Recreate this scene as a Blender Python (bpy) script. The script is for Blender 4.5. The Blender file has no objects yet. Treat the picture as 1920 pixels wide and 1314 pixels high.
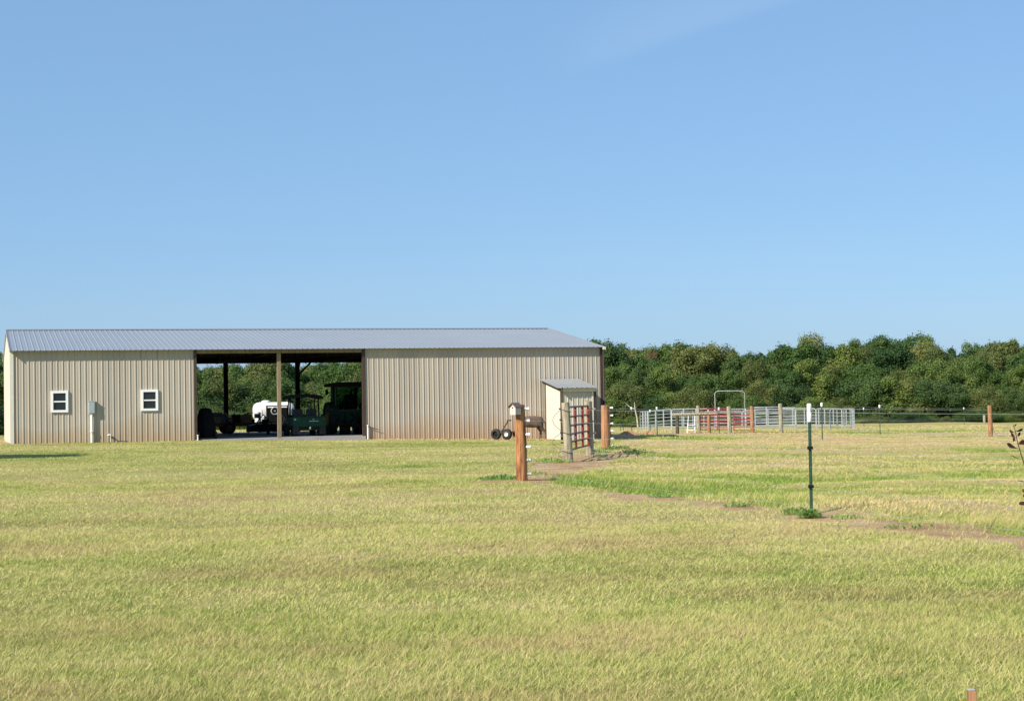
import bpy, bmesh, math, random
import numpy as np
from mathutils import Vector, Matrix

random.seed(7); RS = np.random.RandomState(11)
scene = bpy.context.scene
COL = scene.collection
PI = math.pi; rad = math.radians
F = 3155.0                     # focal length in photo pixels (photo 1920 wide)
PITCH = math.atan(90.6/F); ROLL = rad(0.94); EYE = 1.62
R0 = Vector((1,0,0)); U0 = Vector((0,-math.sin(PITCH),math.cos(PITCH))); FW = Vector((0,math.cos(PITCH),math.sin(PITCH)))
CR = R0*math.cos(ROLL)-U0*math.sin(ROLL); CU = U0*math.cos(ROLL)+R0*math.sin(ROLL)
CAM = Vector((0,0,EYE))
def at(px, py, Y):
    d = FW + CR*((px-960)/F) - CU*((py-657)/F)
    return CAM + d*(Y/d.y)
def xat(px, Y):                # X of a ground point seen in column px at depth Y
    return at(px, 800, Y).x

# ---------------------------------------------------------------- materials
M = {}
def newmat(name):
    m = bpy.data.materials.new(name); m.use_nodes = True
    nt = m.node_tree; b = nt.nodes['Principled BSDF']
    M[name] = m
    return m, nt, b
def nd(nt, t, **k):
    n = nt.nodes.new(t)
    for a, v in k.items():
        if a in n.inputs.keys() if isinstance(a, str) else False: n.inputs[a].default_value = v
        else: setattr(n, a, v)
    return n
def noise(nt, scale, detail=4, rough=.55, coord='Object', vec=None, stretch=None):
    n = nt.nodes.new('ShaderNodeTexNoise'); n.inputs['Scale'].default_value = scale
    n.inputs['Detail'].default_value = detail; n.inputs['Roughness'].default_value = rough
    if vec is None:
        tc = nt.nodes.new('ShaderNodeTexCoord'); vec = tc.outputs[coord]
    if stretch:
        mp = nt.nodes.new('ShaderNodeMapping'); mp.inputs['Scale'].default_value = stretch
        nt.links.new(vec, mp.inputs[0]); vec = mp.outputs[0]
    nt.links.new(vec, n.inputs['Vector'])
    return n
def ramp(nt, src, stops):
    r = nt.nodes.new('ShaderNodeValToRGB')
    e = r.color_ramp.elements
    e[0].position = stops[0][0]; e[0].color = (*stops[0][1], 1)
    e[1].position = stops[-1][0]; e[1].color = (*stops[-1][1], 1)
    for p, c in stops[1:-1]:
        q = e.new(p); q.color = (*c, 1)
    nt.links.new(src, r.inputs[0])
    return r
def mixc(nt, fac, a, b, blend='MIX'):
    m = nt.nodes.new('ShaderNodeMix'); m.data_type = 'RGBA'; m.blend_type = blend
    for s, v in ((0, fac), (6, a), (7, b)):
        if isinstance(v, (int, float)): m.inputs[s].default_value = v
        elif isinstance(v, tuple): m.inputs[s].default_value = (*v, 1)
        else: nt.links.new(v, m.inputs[s])
    return m.outputs[2]
def mathn(nt, op, a, b=None, c=None, clamp=False):
    m = nt.nodes.new('ShaderNodeMath'); m.operation = op; m.use_clamp = clamp
    for i, v in enumerate((a, b, c)):
        if v is None: continue
        if isinstance(v, (int, float)): m.inputs[i].default_value = v
        else: nt.links.new(v, m.inputs[i])
    return m.outputs[0]
def bump(nt, b, src, strength=.3, dist=.02):
    n = nt.nodes.new('ShaderNodeBump'); n.inputs['Strength'].default_value = strength; n.inputs['Distance'].default_value = dist
    nt.links.new(src, n.inputs['Height']); nt.links.new(n.outputs[0], b.inputs['Normal'])
def simple(name, col, rough=.6, metal=0, var=.25, scale=6, bumpy=0, spec=None, stretch=None):
    m, nt, b = newmat(name)
    n = noise(nt, scale, stretch=stretch)
    dark = tuple(c*(1-var) for c in col); lite = tuple(min(1, c*(1+var)) for c in col)
    r = ramp(nt, n.outputs[0], [(.3, dark), (.7, lite)])
    nt.links.new(r.outputs[0], b.inputs['Base Color'])
    b.inputs['Roughness'].default_value = rough; b.inputs['Metallic'].default_value = metal
    b.inputs['Specular IOR Level'].default_value = .5 if spec is None else spec
    if bumpy: bump(nt, b, n.outputs[0], bumpy, .01)
    return m
simple('green_paint', (.006,.05,.027), .55, var=.2, spec=.2)
simple('dark_green_plastic', (.008,.05,.024), .45)
simple('yellow_paint', (.5,.36,.02), .4)
simple('black_rubber', (.018,.018,.018), .8, bumpy=.2)
simple('black_metal', (.010,.010,.011), .6, spec=.15)
simple('black_tarp', (.006,.006,.007), .8, bumpy=.4, spec=.1)
simple('white_plastic', (.82,.82,.8), .35, var=.03)
simple('insulator_white', (.8,.8,.78), .4, var=.05)
simple('insulator_grey', (.35,.36,.36), .5, var=.1)
simple('white_vinyl', (.82,.82,.82), .4, var=.03)
simple('pvc_white', (.72,.7,.64), .4, var=.06)
simple('meter_grey', (.36,.41,.42), .5, .2, var=.06)
simple('galvanised', (.44,.46,.47), .5, .35, var=.12, scale=12)
simple('red_paint', (.2,.016,.015), .45, var=.3, scale=9)
simple('red_paint_bright', (.26,.035,.018), .4, var=.2)
simple('corral_red', (.34,.03,.035), .5, var=.25)
simple('rail_dark', (.17,.12,.11), .5, .2, var=.3)
simple('rust', (.18,.075,.035), .8, var=.4)
simple('tpost_green', (.02,.062,.036), .7, var=.4, scale=15)
simple('wire_metal', (.5,.5,.48), .4, .5, var=.05)
simple('wire_dark', (.06,.055,.05), .6, var=.1)
simple('concrete', (.30,.30,.29), .9, var=.15, scale=1.5, bumpy=.1)
simple('timber_dark', (.10,.075,.05), .85, var=.35, scale=3, stretch=(6,6,.6))
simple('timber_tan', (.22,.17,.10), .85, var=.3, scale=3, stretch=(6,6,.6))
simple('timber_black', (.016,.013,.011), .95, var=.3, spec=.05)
simple('soil', (.36,.19,.10), 1, var=.3, scale=4, bumpy=.4)
simple('trim_brown', (.05,.032,.022), .6, var=.2)
simple('trim_cream', (.6,.56,.47), .5, var=.06)
simple('crate_tan', (.36,.25,.14), .8, var=.2)
simple('barrel_blue', (.09,.14,.19), .5, var=.1)
simple('lid_slate', (.06,.09,.09), .5, var=.1)
simple('bark', (.09,.07,.05), .9, var=.4, scale=4, bumpy=.5)
simple('bark_pale', (.42,.36,.28), .9, var=.3, scale=3)
simple('birdhouse_wood', (.62,.5,.44), .8, var=.12, scale=30, stretch=(1,1,.2))
simple('birdhouse_roof', (.13,.09,.085), .8, var=.2, scale=20)
simple('hide', (.13,.085,.06), .95, var=.3, scale=5, bumpy=.3)
simple('hide_pale', (.4,.34,.27), .95, var=.2, scale=5)
simple('shed_panel', (.60,.555,.46), .7, var=.03, scale=2)
simple('tail_light', (.12,.015,.012), .3)
simple('seat_vinyl', (.03,.03,.03), .6)
m, nt, b = newmat('glass_dark')
n = noise(nt, 2.0); r = ramp(nt, n.outputs[0], [(.3,(.012,.016,.016)),(.7,(.022,.028,.026))])
nt.links.new(r.outputs[0], b.inputs['Base Color']); b.inputs['Roughness'].default_value = .08
m, nt, b = newmat('cab_glass')
b.inputs['Base Color'].default_value = (.22,.36,.30,1); b.inputs['Roughness'].default_value = .03
b.inputs['Transmission Weight'].default_value = 1; b.inputs['IOR'].default_value = 1.05
n = noise(nt, 3.0); r = ramp(nt, n.outputs[0], [(0,(.02,.02,.02)),(1,(.06,.06,.06))]); nt.links.new(r.outputs[0], b.inputs['Roughness'])

# ribbed wall steel: tan with mud splashed along the foot of the wall
def wall_mat(name, col, mud=True):
    m, nt, b = newmat(name)
    tc = nt.nodes.new('ShaderNodeTexCoord')
    n = noise(nt, .7, vec=tc.outputs['Object']); n2 = noise(nt, 3.5, 5, .6, vec=tc.outputs['Object'], stretch=(3,1,.6))
    c = mixc(nt, n.outputs[0], tuple(x*.93 for x in col), tuple(min(1,x*1.06) for x in col))
    s0 = nt.nodes.new('ShaderNodeSeparateXYZ'); nt.links.new(tc.outputs['Object'], s0.inputs[0])
    fl = mathn(nt, 'FLOOR', mathn(nt, 'DIVIDE', s0.outputs[0], .9144)); wn = nt.nodes.new('ShaderNodeTexWhiteNoise'); wn.noise_dimensions = '1D'; nt.links.new(fl, wn.inputs['W'])
    c = mixc(nt, 1.0, c, ramp(nt, wn.outputs[0], [(0,(.93,.93,.94)),(1,(1.03,1.03,1.02))]).outputs[0], 'MULTIPLY')
    if mud:
        s = nt.nodes.new('ShaderNodeSeparateXYZ'); nt.links.new(tc.outputs['Object'], s.inputs[0])
        nb = noise(nt, .16, 3, .6, vec=tc.outputs['Object'])
        h = mathn(nt, 'MULTIPLY_ADD', nb.outputs[0], 3.8, -.95); h = mathn(nt, 'MAXIMUM', h, .38)       # splash height varies along the wall
        t = mathn(nt, 'DIVIDE', s.outputs[2], h)
        t = mathn(nt, 'SUBTRACT', 1.0, t, clamp=True)
        t = mathn(nt, 'POWER', t, .75)
        k = mathn(nt, 'MULTIPLY', t, mathn(nt, 'MULTIPLY_ADD', n2.outputs[0], 1.3, .0), clamp=True)
        c = mixc(nt, k, c, (.37,.235,.115))
    nt.links.new(c, b.inputs['Base Color']); b.inputs['Roughness'].default_value = .5
    b.inputs['Specular IOR Level'].default_value = .4
    return m
wall_mat('wall_steel', (.43,.38,.312))
wall_mat('gable_steel', (.55,.49,.41), False)
wall_mat('shed_steel', (.50,.46,.38), False)
m, nt, b = newmat('roof_steel')
n = noise(nt, .5, 4, stretch=None); n2 = noise(nt, 6, 5)
c = mixc(nt, n.outputs[0], (.38,.39,.40), (.47,.485,.49)); c = mixc(nt, mathn(nt,'MULTIPLY',n2.outputs[0],.3), c, (.34,.35,.36))
nt.links.new(c, b.inputs['Base Color']); b.inputs['Metallic'].default_value = .55; b.inputs['Roughness'].default_value = .42

# peeled, weathered posts
def post_mat(name, cols, streak):
    m, nt, b = newmat(name)
    n = noise(nt, 1.6, 6, .65, stretch=(9,9,1.0)); n2 = noise(nt, 5, 4, .6, stretch=(1,1,.8)); n3 = noise(nt, 30, 3, .6, stretch=(4,4,.4))
    r = ramp(nt, n.outputs[0], [(.42, streak),(.50, cols[0]),(.58, cols[1])])
    c = mixc(nt, mathn(nt,'MULTIPLY',n2.outputs[0],.5), r.outputs[0], cols[2])
    nt.links.new(c, b.inputs['Base Color']); b.inputs['Roughness'].default_value = .75
    b.inputs['Specular IOR Level'].default_value = .25
    bump(nt, b, n3.outputs[0], .5, .01)
post_mat('post_orange', ((.36,.135,.04),(.47,.23,.09),(.27,.16,.09)), (.13,.04,.014))
post_mat('post_orange_dull', ((.33,.145,.06),(.42,.21,.10),(.33,.2,.12)), (.18,.075,.035))
post_mat('post_grey', ((.30,.26,.18),(.40,.36,.26),(.36,.30,.20)), (.16,.13,.08))
post_mat('post_dark', ((.09,.07,.05),(.13,.10,.07),(.10,.08,.06)), (.05,.04,.03))

# grass colours, the same for the turf sheet and the blades on it
def grass_color(nt, vec, rnd=None):
    a = noise(nt, .13, 3, .55, vec=vec, stretch=(.7,1,1)); b_ = noise(nt, .7, 4, .6, vec=vec); d = noise(nt, 5.0, 3, .6, vec=vec)
    k = mathn(nt, 'MULTIPLY', a.outputs[0], .55); k = mathn(nt, 'MULTIPLY_ADD', b_.outputs[0], .62, k)
    k = mathn(nt, 'MULTIPLY_ADD', d.outputs[0], .46, k); k = mathn(nt, 'SUBTRACT', k, .275)
    if rnd is not None:
        k = mathn(nt, 'MULTIPLY_ADD', rnd, .60, k); k = mathn(nt, 'SUBTRACT', k, .30)
    mo = nt.nodes.new('ShaderNodeAttribute'); mo.attribute_name = 'mound'; at_ = nt.nodes.new('ShaderNodeAttribute'); at_.attribute_name = 'pasture'; am = mathn(nt, 'MULTIPLY_ADD', at_.outputs['Fac'], .32, .19)
    k = mathn(nt, 'MULTIPLY_ADD', mathn(nt, 'SUBTRACT', mo.outputs['Fac'], .52), am, k)
    lawn = ramp(nt, k, [(.18,(.15,.225,.04)),(.36,(.33,.385,.10)),(.52,(.50,.50,.17)),(.68,(.60,.53,.25)),(.84,(.57,.45,.25))])
    past = ramp(nt, k, [(.24,(.18,.29,.05)),(.40,(.34,.41,.10)),(.52,(.52,.49,.18)),(.66,(.64,.53,.26)),(.85,(.66,.50,.29))])
    pb = noise(nt, .42, 6, .68, vec=vec, stretch=(.6,1,1)); pm_ = nt.nodes.new('ShaderNodeMapRange'); pm_.inputs[1].default_value = .47; pm_.inputs[2].default_value = .68; pm_.inputs[4].default_value = .62; nt.links.new(pb.outputs[0], pm_.inputs[0])
    lw = mixc(nt, pm_.outputs[0], lawn.outputs[0], (.42,.31,.16))
    return mixc(nt, at_.outputs['Fac'], lw, past.outputs[0])
m, nt, b = newmat('turf')
tc = nt.nodes.new('ShaderNodeTexCoord'); vec = tc.outputs['Object']
g = grass_color(nt, vec)
fine = noise(nt, 34, 6, .75, vec=vec); mid = noise(nt, 2.6, 5, .65, vec=vec)
g = mixc(nt, 1.0, g, ramp(nt, fine.outputs[0], [(.3,(.38,.36,.34)),(.7,(.95,.93,.88))]).outputs[0], 'MULTIPLY')
at_ = nt.nodes.new('ShaderNodeAttribute'); at_.attribute_name = 'soil'
s = mathn(nt, 'MULTIPLY_ADD', mid.outputs[0], 1.5, at_.outputs['Fac']); s = mathn(nt, 'SUBTRACT', s, .80)
sm = nt.nodes.new('ShaderNodeMapRange'); sm.inputs[1].default_value = .40; sm.inputs[2].default_value = .62; nt.links.new(s, sm.inputs[0])
sc = noise(nt, 1.1, 6, .65, vec=vec)
so = ramp(nt, sc.outputs[0], [(.3,(.30,.175,.09)),(.5,(.42,.28,.16)),(.66,(.48,.38,.23))])
c = mixc(nt, sm.outputs[0], g, so.outputs[0])
nt.links.new(c, b.inputs['Base Color']); b.inputs['Roughness'].default_value = 1; b.inputs['Specular IOR Level'].default_value = .05
bump(nt, b, fine.outputs[0], .7, .04)

m, nt, b = newmat('grass_blades')
tc = nt.nodes.new('ShaderNodeTexCoord'); at_ = nt.nodes.new('ShaderNodeAttribute'); at_.attribute_name = 'rnd'
g = grass_color(nt, tc.outputs['Object'], at_.outputs['Fac'])
g = mixc(nt, 1.0, g, (1.0,.99,.93), 'MULTIPLY')
nt.links.new(g, b.inputs['Base Color']); b.inputs['Roughness'].default_value = .7; b.inputs['Specular IOR Level'].default_value = .15
tr = nt.nodes.new('ShaderNodeBsdfTranslucent'); nt.links.new(g, tr.inputs[0]); mx = nt.nodes.new('ShaderNodeMixShader'); mx.inputs[0].default_value = .28
nt.links.new(b.outputs[0], mx.inputs[1]); nt.links.new(tr.outputs[0], mx.inputs[2]); nt.links.new(mx.outputs[0], nt.nodes['Material Output'].inputs[0])

def leaf_mat(name, stops, trans=.25):
    m, nt, b = newmat(name)
    at_ = nt.nodes.new('ShaderNodeAttribute'); at_.attribute_name = 'rnd'
    oi = nt.nodes.new('ShaderNodeObjectInfo')
    r = ramp(nt, at_.outputs['Fac'], stops)
    h = nt.nodes.new('ShaderNodeHueSaturation'); nt.links.new(r.outputs[0], h.inputs['Color'])
    nt.links.new(mathn(nt, 'MULTIPLY_ADD', oi.outputs['Random'], .040, .488), h.inputs['Hue'])
    nt.links.new(mathn(nt, 'MULTIPLY_ADD', oi.outputs['Random'], -.5, 1.25), h.inputs['Value'])
    nt.links.new(h.outputs[0], b.inputs['Base Color']); b.inputs['Roughness'].default_value = .6; b.inputs['Specular IOR Level'].default_value = .25
    tr = nt.nodes.new('ShaderNodeBsdfTranslucent'); nt.links.new(h.outputs[0], tr.inputs[0]); mx = nt.nodes.new('ShaderNodeMixShader'); mx.inputs[0].default_value = trans
    nt.links.new(b.outputs[0], mx.inputs[1]); nt.links.new(tr.outputs[0], mx.inputs[2]); nt.links.new(mx.outputs[0], nt.nodes['Material Output'].inputs[0])
leaf_mat('leaf_green', [(0,(.045,.085,.018)),(.5,(.085,.14,.030)),(1,(.145,.19,.05))])
leaf_mat('leaf_olive', [(0,(.06,.085,.02)),(.5,(.115,.14,.036)),(1,(.19,.20,.06))])
leaf_mat('leaf_yellow', [(0,(.065,.105,.018)),(.5,(.12,.17,.034)),(1,(.19,.22,.055))])
leaf_mat('leaf_dark', [(0,(.03,.062,.016)),(.5,(.056,.10,.026)),(1,(.095,.14,.04))])
leaf_mat('leaf_rusty', [(0,(.08,.06,.025)),(.5,(.15,.105,.045)),(1,(.15,.15,.05))])
leaf_mat('weed_leaf', [(0,(.14,.27,.05)),(.5,(.27,.44,.10)),(1,(.42,.54,.18))], .5)
leaf_mat('leaf_red', [(0,(.035,.012,.012)),(.5,(.06,.02,.018)),(1,(.13,.03,.02))], .15)

# ---------------------------------------------------------------- helpers
class MB:
    def __init__(s): s.v = []; s.f = []; s.sm = []
    def add(s, vs, fs, smooth=False):
        o = len(s.v); s.v += [tuple(v) for v in vs]
        for f in fs: s.f.append(tuple(i+o for i in f)); s.sm.append(smooth)
        return s
    def box(s, x0, x1, y0, y1, z0, z1, bev=0):
        if bev:
            bm = bmesh.new(); bmesh.ops.create_cube(bm, size=1)
            for v in bm.verts: v.co = Vector(((x0+x1)/2+v.co.x*(x1-x0), (y0+y1)/2+v.co.y*(y1-y0), (z0+z1)/2+v.co.z*(z1-z0)))
            bmesh.ops.bevel(bm, geom=bm.edges[:], offset=bev, segments=2, affect='EDGES', profile=.5)
            bm.verts.index_update(); s.add([v.co[:] for v in bm.verts], [[v.index for v in f.verts] for f in bm.faces]); bm.free(); return s
        vs = [(x,y,z) for x in (x0,x1) for y in (y0,y1) for z in (z0,z1)]
        return s.add(vs, [(0,1,3,2),(4,6,7,5),(0,4,5,1),(2,3,7,6),(0,2,6,4),(1,5,7,3)])
    def tube(s, pts, r, n=8, caps=True):
        pts = [Vector(p) for p in pts]; rs = r if isinstance(r, (list, tuple)) else [r]*len(pts)
        rings = []; up = None
        for i, p in enumerate(pts):
            d = (pts[min(i+1, len(pts)-1)]-pts[max(i-1, 0)]).normalized()
            if up is None: up = Vector((0,0,1)) if abs(d.z) < .9 else Vector((0,1,0))
            a = d.cross(up).normalized(); b = a.cross(d).normalized(); up = b
            rings.append([p+(a*math.cos(2*PI*k/n)+b*math.sin(2*PI*k/n))*rs[i] for k in range(n)])
        vs = [v for rg in rings for v in rg]; fs = []
        for i in range(len(pts)-1):
            for k in range(n): fs.append((i*n+k, i*n+(k+1)%n, (i+1)*n+(k+1)%n, (i+1)*n+k))
        s.add(vs, fs, True)
        if caps:
            s.add(rings[0], [tuple(range(n))]); s.add(rings[-1], [tuple(reversed(range(n)))])
        return s
    def lathe(s, prof, axis='z', n=24, c=(0,0,0), smooth=True):
        vs = []; fs = []
        for (r, h) in prof:
            for k in range(n):
                a = 2*PI*k/n; x, y = r*math.cos(a), r*math.sin(a)
                p = {'z':(x,y,h), 'x':(h,x,y), 'y':(x,h,y)}[axis]
                vs.append((p[0]+c[0], p[1]+c[1], p[2]+c[2]))
        for i in range(len(prof)-1):
            for k in range(n): fs.append((i*n+k, i*n+(k+1)%n, (i+1)*n+(k+1)%n, (i+1)*n+k))
        return s.add(vs, fs, smooth)
    def prism(s, poly, a0, a1, axis='y'):
        n = len(poly)
        def P(p, a): return {'y':(p[0],a,p[1]), 'x':(a,p[0],p[1]), 'z':(p[0],p[1],a)}[axis]
        vs = [P(p, a0) for p in poly]+[P(p, a1) for p in poly]
        fs = [tuple(range(n)), tuple(reversed(range(n, 2*n)))]+[(i,(i+1)%n,n+(i+1)%n,n+i) for i in range(n)]
        return s.add(vs, fs)
    def build(s, name, mat, parent=None, loc=None, rz=0):
        me = bpy.data.meshes.new(name); me.from_pydata(s.v, [], s.f)
        me.polygons.foreach_set('use_smooth', s.sm)
        bm = bmesh.new(); bm.from_mesh(me); bmesh.ops.recalc_face_normals(bm, faces=bm.faces[:]); bm.to_mesh(me); bm.free()
        me.materials.append(M[mat]); me.update()
        o = bpy.data.objects.new(name, me); COL.objects.link(o)
        if parent is not None: o.parent = parent
        if loc is not None: o.location = loc
        if rz: o.rotation_euler.z = rz
        return o
def tag(o, label=None, cat=None, group=None, kind=None):
    for k, v in (('label', label), ('category', cat), ('group', group), ('kind', kind)):
        if v: o[k] = v
    return o
def thing(name, loc, label, cat, group=None, rz=0):
    o = bpy.data.objects.new(name, None); COL.objects.link(o); o.location = loc; o.rotation_euler.z = rz
    o.empty_display_size = .3
    return tag(o, label, cat, group)
def meshnp(name, verts, nper, mat, attrs=None, smooth=False, parent=None):
    """mesh of separate faces, nper corners each"""
    nv = len(verts); nf = nv//nper
    me = bpy.data.meshes.new(name)
    me.vertices.add(nv); me.vertices.foreach_set('co', verts.astype(np.float32).ravel())
    me.loops.add(nv); me.loops.foreach_set('vertex_index', np.arange(nv, dtype=np.int32))
    me.polygons.add(nf); me.polygons.foreach_set('loop_start', np.arange(0, nv, nper, dtype=np.int32))
    me.update()
    for k, a in (attrs or {}).items():
        at = me.attributes.new(k, 'FLOAT', 'POINT'); at.data.foreach_set('value', a.astype(np.float32))
    me.materials.append(M[mat]); me.update()
    return me
def link(name, me, parent=None, loc=None):
    o = bpy.data.objects.new(name, me); COL.objects.link(o)
    if parent is not None: o.parent = parent
    if loc is not None: o.location = loc
    return o

# ---------------------------------------------------------------- terrain
CP = [(0,0,0),(-6,10,0),(6,10,0),(0,20,0),(-8,25,0),(8,15,0),(4,22.8,-.02),(.16,33,.02),(1.4,43,-.01),(2.1,47,0),(3,55,-.035),(-12,45,.02),
      (-20.7,69.6,.09),(-17,57,.05),(-13.5,71.3,.07),(-7,74.3,-.04),(0,77,-.16),(4,78,-.28),(12.6,68.6,-.33),(18.8,86,-.6),(22.5,79,-.56),(6.7,94,-.47),
      (7.6,89,-.41),(11.2,91,-.5),(9.2,112,-.64),(27,129,-1.08),(40,148,-1.4),(11,97,-.56),(16,98,-.6),(9,122,-.93),(25,122,-.98),(17,140,-1.2),
      (26,222,-2.3),(66,222,-2.5),(90,180,-2.2),(-16,95,.0),(-12,110,-.1),(-30,90,0),(-25,150,-1),(0,222,-2.3),(-60,222,-2.0),(0,150,-1.2),
      (0,300,-2.5),(100,300,-2.5),(-100,300,-2.2),(-60,100,-.1),(-40,50,.1),(15,30,-.05),(30,40,-.2),(60,100,-1.2),(14,50,-.2)]
CPA = np.array(CP, float)
FADE = (0.0,0.0)
_sc = np.maximum(6.0, CPA[:,1]*.16)
def terr(x, y):
    x = np.atleast_1d(np.asarray(x, float)); y = np.atleast_1d(np.asarray(y, float))
    out = np.zeros_like(x)
    for i0 in range(0, len(x), 20000):
        X = x[i0:i0+20000, None]; Y = y[i0:i0+20000, None]
        d2 = ((X-CPA[:,0])**2+(Y-CPA[:,1])**2)/_sc**2
        w = 1/(d2+.12)**2
        out[i0:i0+20000] = (w*CPA[:,2]).sum(1)/w.sum(1)
    return out
def H(x, y): return float(surf(np.array([x], float), np.array([y], float))[0])
_tab = np.random.RandomState(5).rand(256,256)
def vnoise(x, y, s):
    x = np.asarray(x)/s+1000; y = np.asarray(y)/s+1000
    xi = np.floor(x).astype(int); yi = np.floor(y).astype(int); fx = x-xi; fy = y-yi
    fx = fx*fx*(3-2*fx); fy = fy*fy*(3-2*fy)
    t = lambda a, b: _tab[a % 256, b % 256]
    return (t(xi,yi)*(1-fx)+t(xi+1,yi)*fx)*(1-fy)+(t(xi,yi+1)*(1-fx)+t(xi+1,yi+1)*fx)*fy
FL = [(0.16,33.0),(4.0,22.8),(5.57,18.3),(8.0,11.5),(12,0)]        # near fence line
POST0=(0.16,33.0); GA=(1.40,43.0); GB=(2.14,47.6); P3=(3.02,55.0)
def segd(x, y, a, b):
    ax, ay = a; bx, by = b; dx, dy = bx-ax, by-ay; t = np.clip(((x-ax)*dx+(y-ay)*dy)/(dx*dx+dy*dy), 0, 1)
    return np.hypot(x-ax-t*dx, y-ay-t*dy)
PHI = math.atan(.322); CP_, SP_ = math.cos(PHI), math.sin(PHI)
BO = at(22, 800, 69.6); BX, BY = BO.x, 69.6
BW = 7.65; BL = 26.07
def b2w(u, v): return (BX+u*CP_-v*SP_, BY+u*SP_+v*CP_)
def w2b(x, y): return ((x-BX)*CP_+(y-BY)*SP_, -(x-BX)*SP_+(y-BY)*CP_)
def u_at(px, v, z=1.0):
    """barn-local u of the point seen in column px on the plane v"""
    lo, hi = -20., 60.
    for _ in range(50):
        mid = (lo+hi)/2; x, y = b2w(mid, v); p = Vector((x,y,z))-CAM
        q = 960+F*p.dot(CR)/p.dot(FW)
        if q < px: lo = mid
        else: hi = mid
    return (lo+hi)/2
UA = u_at(365, 0); UB = u_at(685.5, 0)
def soil(x, y):
    x = np.asarray(x, float); y = np.asarray(y, float)
    j = (vnoise(x, y, 1.3)-.5)*.8+(vnoise(x+50, y, .45)-.5)*.6
    m = np.zeros_like(x)
    def band(d, hw, soft=.5):
        return np.clip((hw-d)/soft+.5, 0, 1)
    for a, b, hw in ((FL[0],FL[1],.34),(FL[1],FL[2],.50),(FL[2],FL[3],.45)):
        m = np.maximum(m, band(segd(x,y,a,b)+j, hw))
    m = np.maximum(m, band(np.hypot(x-.1,y-32.9)+j, .75))
    m = np.maximum(m, band(segd(x,y,(0.5,34.),(1.2,39.))+j, .45))
    m = np.maximum(m, band(segd(x,y,(1.0,38.),(2.3,46.5))+j, .85))
    m = np.maximum(m, band(segd(x,y,GA,(2.9,49.))+j, .95))
    u, v = w2b(x, y)
    jj = (vnoise(x, y, 2.5)-.5)*1.2
    m = np.maximum(m, band(segd(u,v,(8.5,-.1),(27.5,-.1))+jj*.5, .75, .7))
    m = np.maximum(m, band(segd(u,v,(21,-.6),(26,-1.2))+jj, .8, .8))
    m = np.maximum(m, band(segd(u,v,(27.3,0),(28.5,8))+jj, 1.1, .8))
    m = np.maximum(m, band(segd(u,v,(-1.2,3),(-1.6,16))+jj, 1.5, .8))
    m = np.maximum(m, band(segd(u,v,(13,17),(26,18))+jj, 1.6, .8)*.7)
    m = np.maximum(m, band(segd(x,y,(6.3,97.),(13.2,97.5))+jj, 2.0, 1.6)*.95)
    m = np.maximum(m, band(segd(x,y,(6.2,84.),(7.5,90.))+jj, 1.2, 1.2)*.8)
    return m
def fence_side(x, y):
    """1 in the rougher pasture right of the fence"""
    x = np.asarray(x, float); y = np.asarray(y, float)
    xs = np.interp(y, [0,11.5,18.3,22.8,33,43,47.6,55,68,300], [12,8,5.57,4.0,.16,1.4,2.14,3.02,4.3,6])
    return np.clip((x-xs)/.8+.3, 0, 1)
def mound(x, y):
    x = np.asarray(x, float); y = np.asarray(y, float); p = fence_side(x, y)
    fd = np.minimum(np.minimum(segd(x,y,FL[0],FL[1]), segd(x,y,FL[1],FL[2])), segd(x,y,FL[2],FL[3])); gb = p*np.exp(-((fd-.9)/.6)**2)*.13
    q = (vnoise(x*.36+y*.08, y*.95, 2.6)*.62+vnoise(x*.5+31, y*1.2+9, 1.3)*.38)
    l = vnoise(x*.30+60, y*.8+17, 3.2)*.6+vnoise(x*.6, y+70, 1.1)*.4
    c_ = lambda a: np.clip((a-.5)*1.5+.5, 0, 1)
    return c_(q)*p+c_(l)*(1-p)-gb
def surf(x, y):
    z = terr(x, y); p = fence_side(x, y); u, v = w2b(np.asarray(x), np.asarray(y))
    near = ((u > -1)&(u < BL+1)&(v > -1)&(v < 2*BW+1))
    rel = (vnoise(x, y, 2.3)-.5)*.05+(vnoise(x, y, .8)-.5)*.02+p*((mound(x, y)-.5)*.24+(vnoise(x+9, y, .9)-.5)*.06)
    rel = rel*np.clip((np.asarray(y)-2)/6, 0, 1)*(1-soil(x, y)*.7)*np.clip((260-np.asarray(y))/60, 0, 1)
    return z+np.where(near, 0, rel)
def axisgrid(segs):
    out = []
    for a, b, st in segs: out += list(np.arange(a, b-1e-6, st))
    return np.array(out+[segs[-1][1]])
gx = axisgrid([(-3000,-400,260),(-400,-80,20),(-80,-30,4),(-30,-8,.8),(-8,-1.5,.4),(-1.5,8,.22),(8,30,.7),(30,110,4),(110,400,20),(400,3000,260)])
gy = axisgrid([(-400,-20,40),(-20,5,2.5),(5,16,.4),(16,56,.25),(56,105,.6),(105,160,2),(160,340,6),(340,800,46),(800,4000,320)])
GX, GY = np.meshgrid(gx, gy); xs, ys = GX.ravel(), GY.ravel(); zs = surf(xs, ys)
gme = bpy.data.meshes.new('ground'); nx, ny = len(gx), len(gy)
gme.vertices.add(nx*ny); gme.vertices.foreach_set('co', np.stack([xs,ys,zs],1).astype(np.float32).ravel())
idx = np.arange(nx*ny).reshape(ny, nx); q = np.stack([idx[:-1,:-1],idx[:-1,1:],idx[1:,1:],idx[1:,:-1]],-1).reshape(-1,4)
gme.loops.add(q.size); gme.loops.foreach_set('vertex_index', q.ravel().astype(np.int32))
gme.polygons.add(len(q)); gme.polygons.foreach_set('loop_start', np.arange(0,q.size,4,dtype=np.int32)); gme.polygons.foreach_set('use_smooth', np.ones(len(q),bool))
gme.update()
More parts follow.
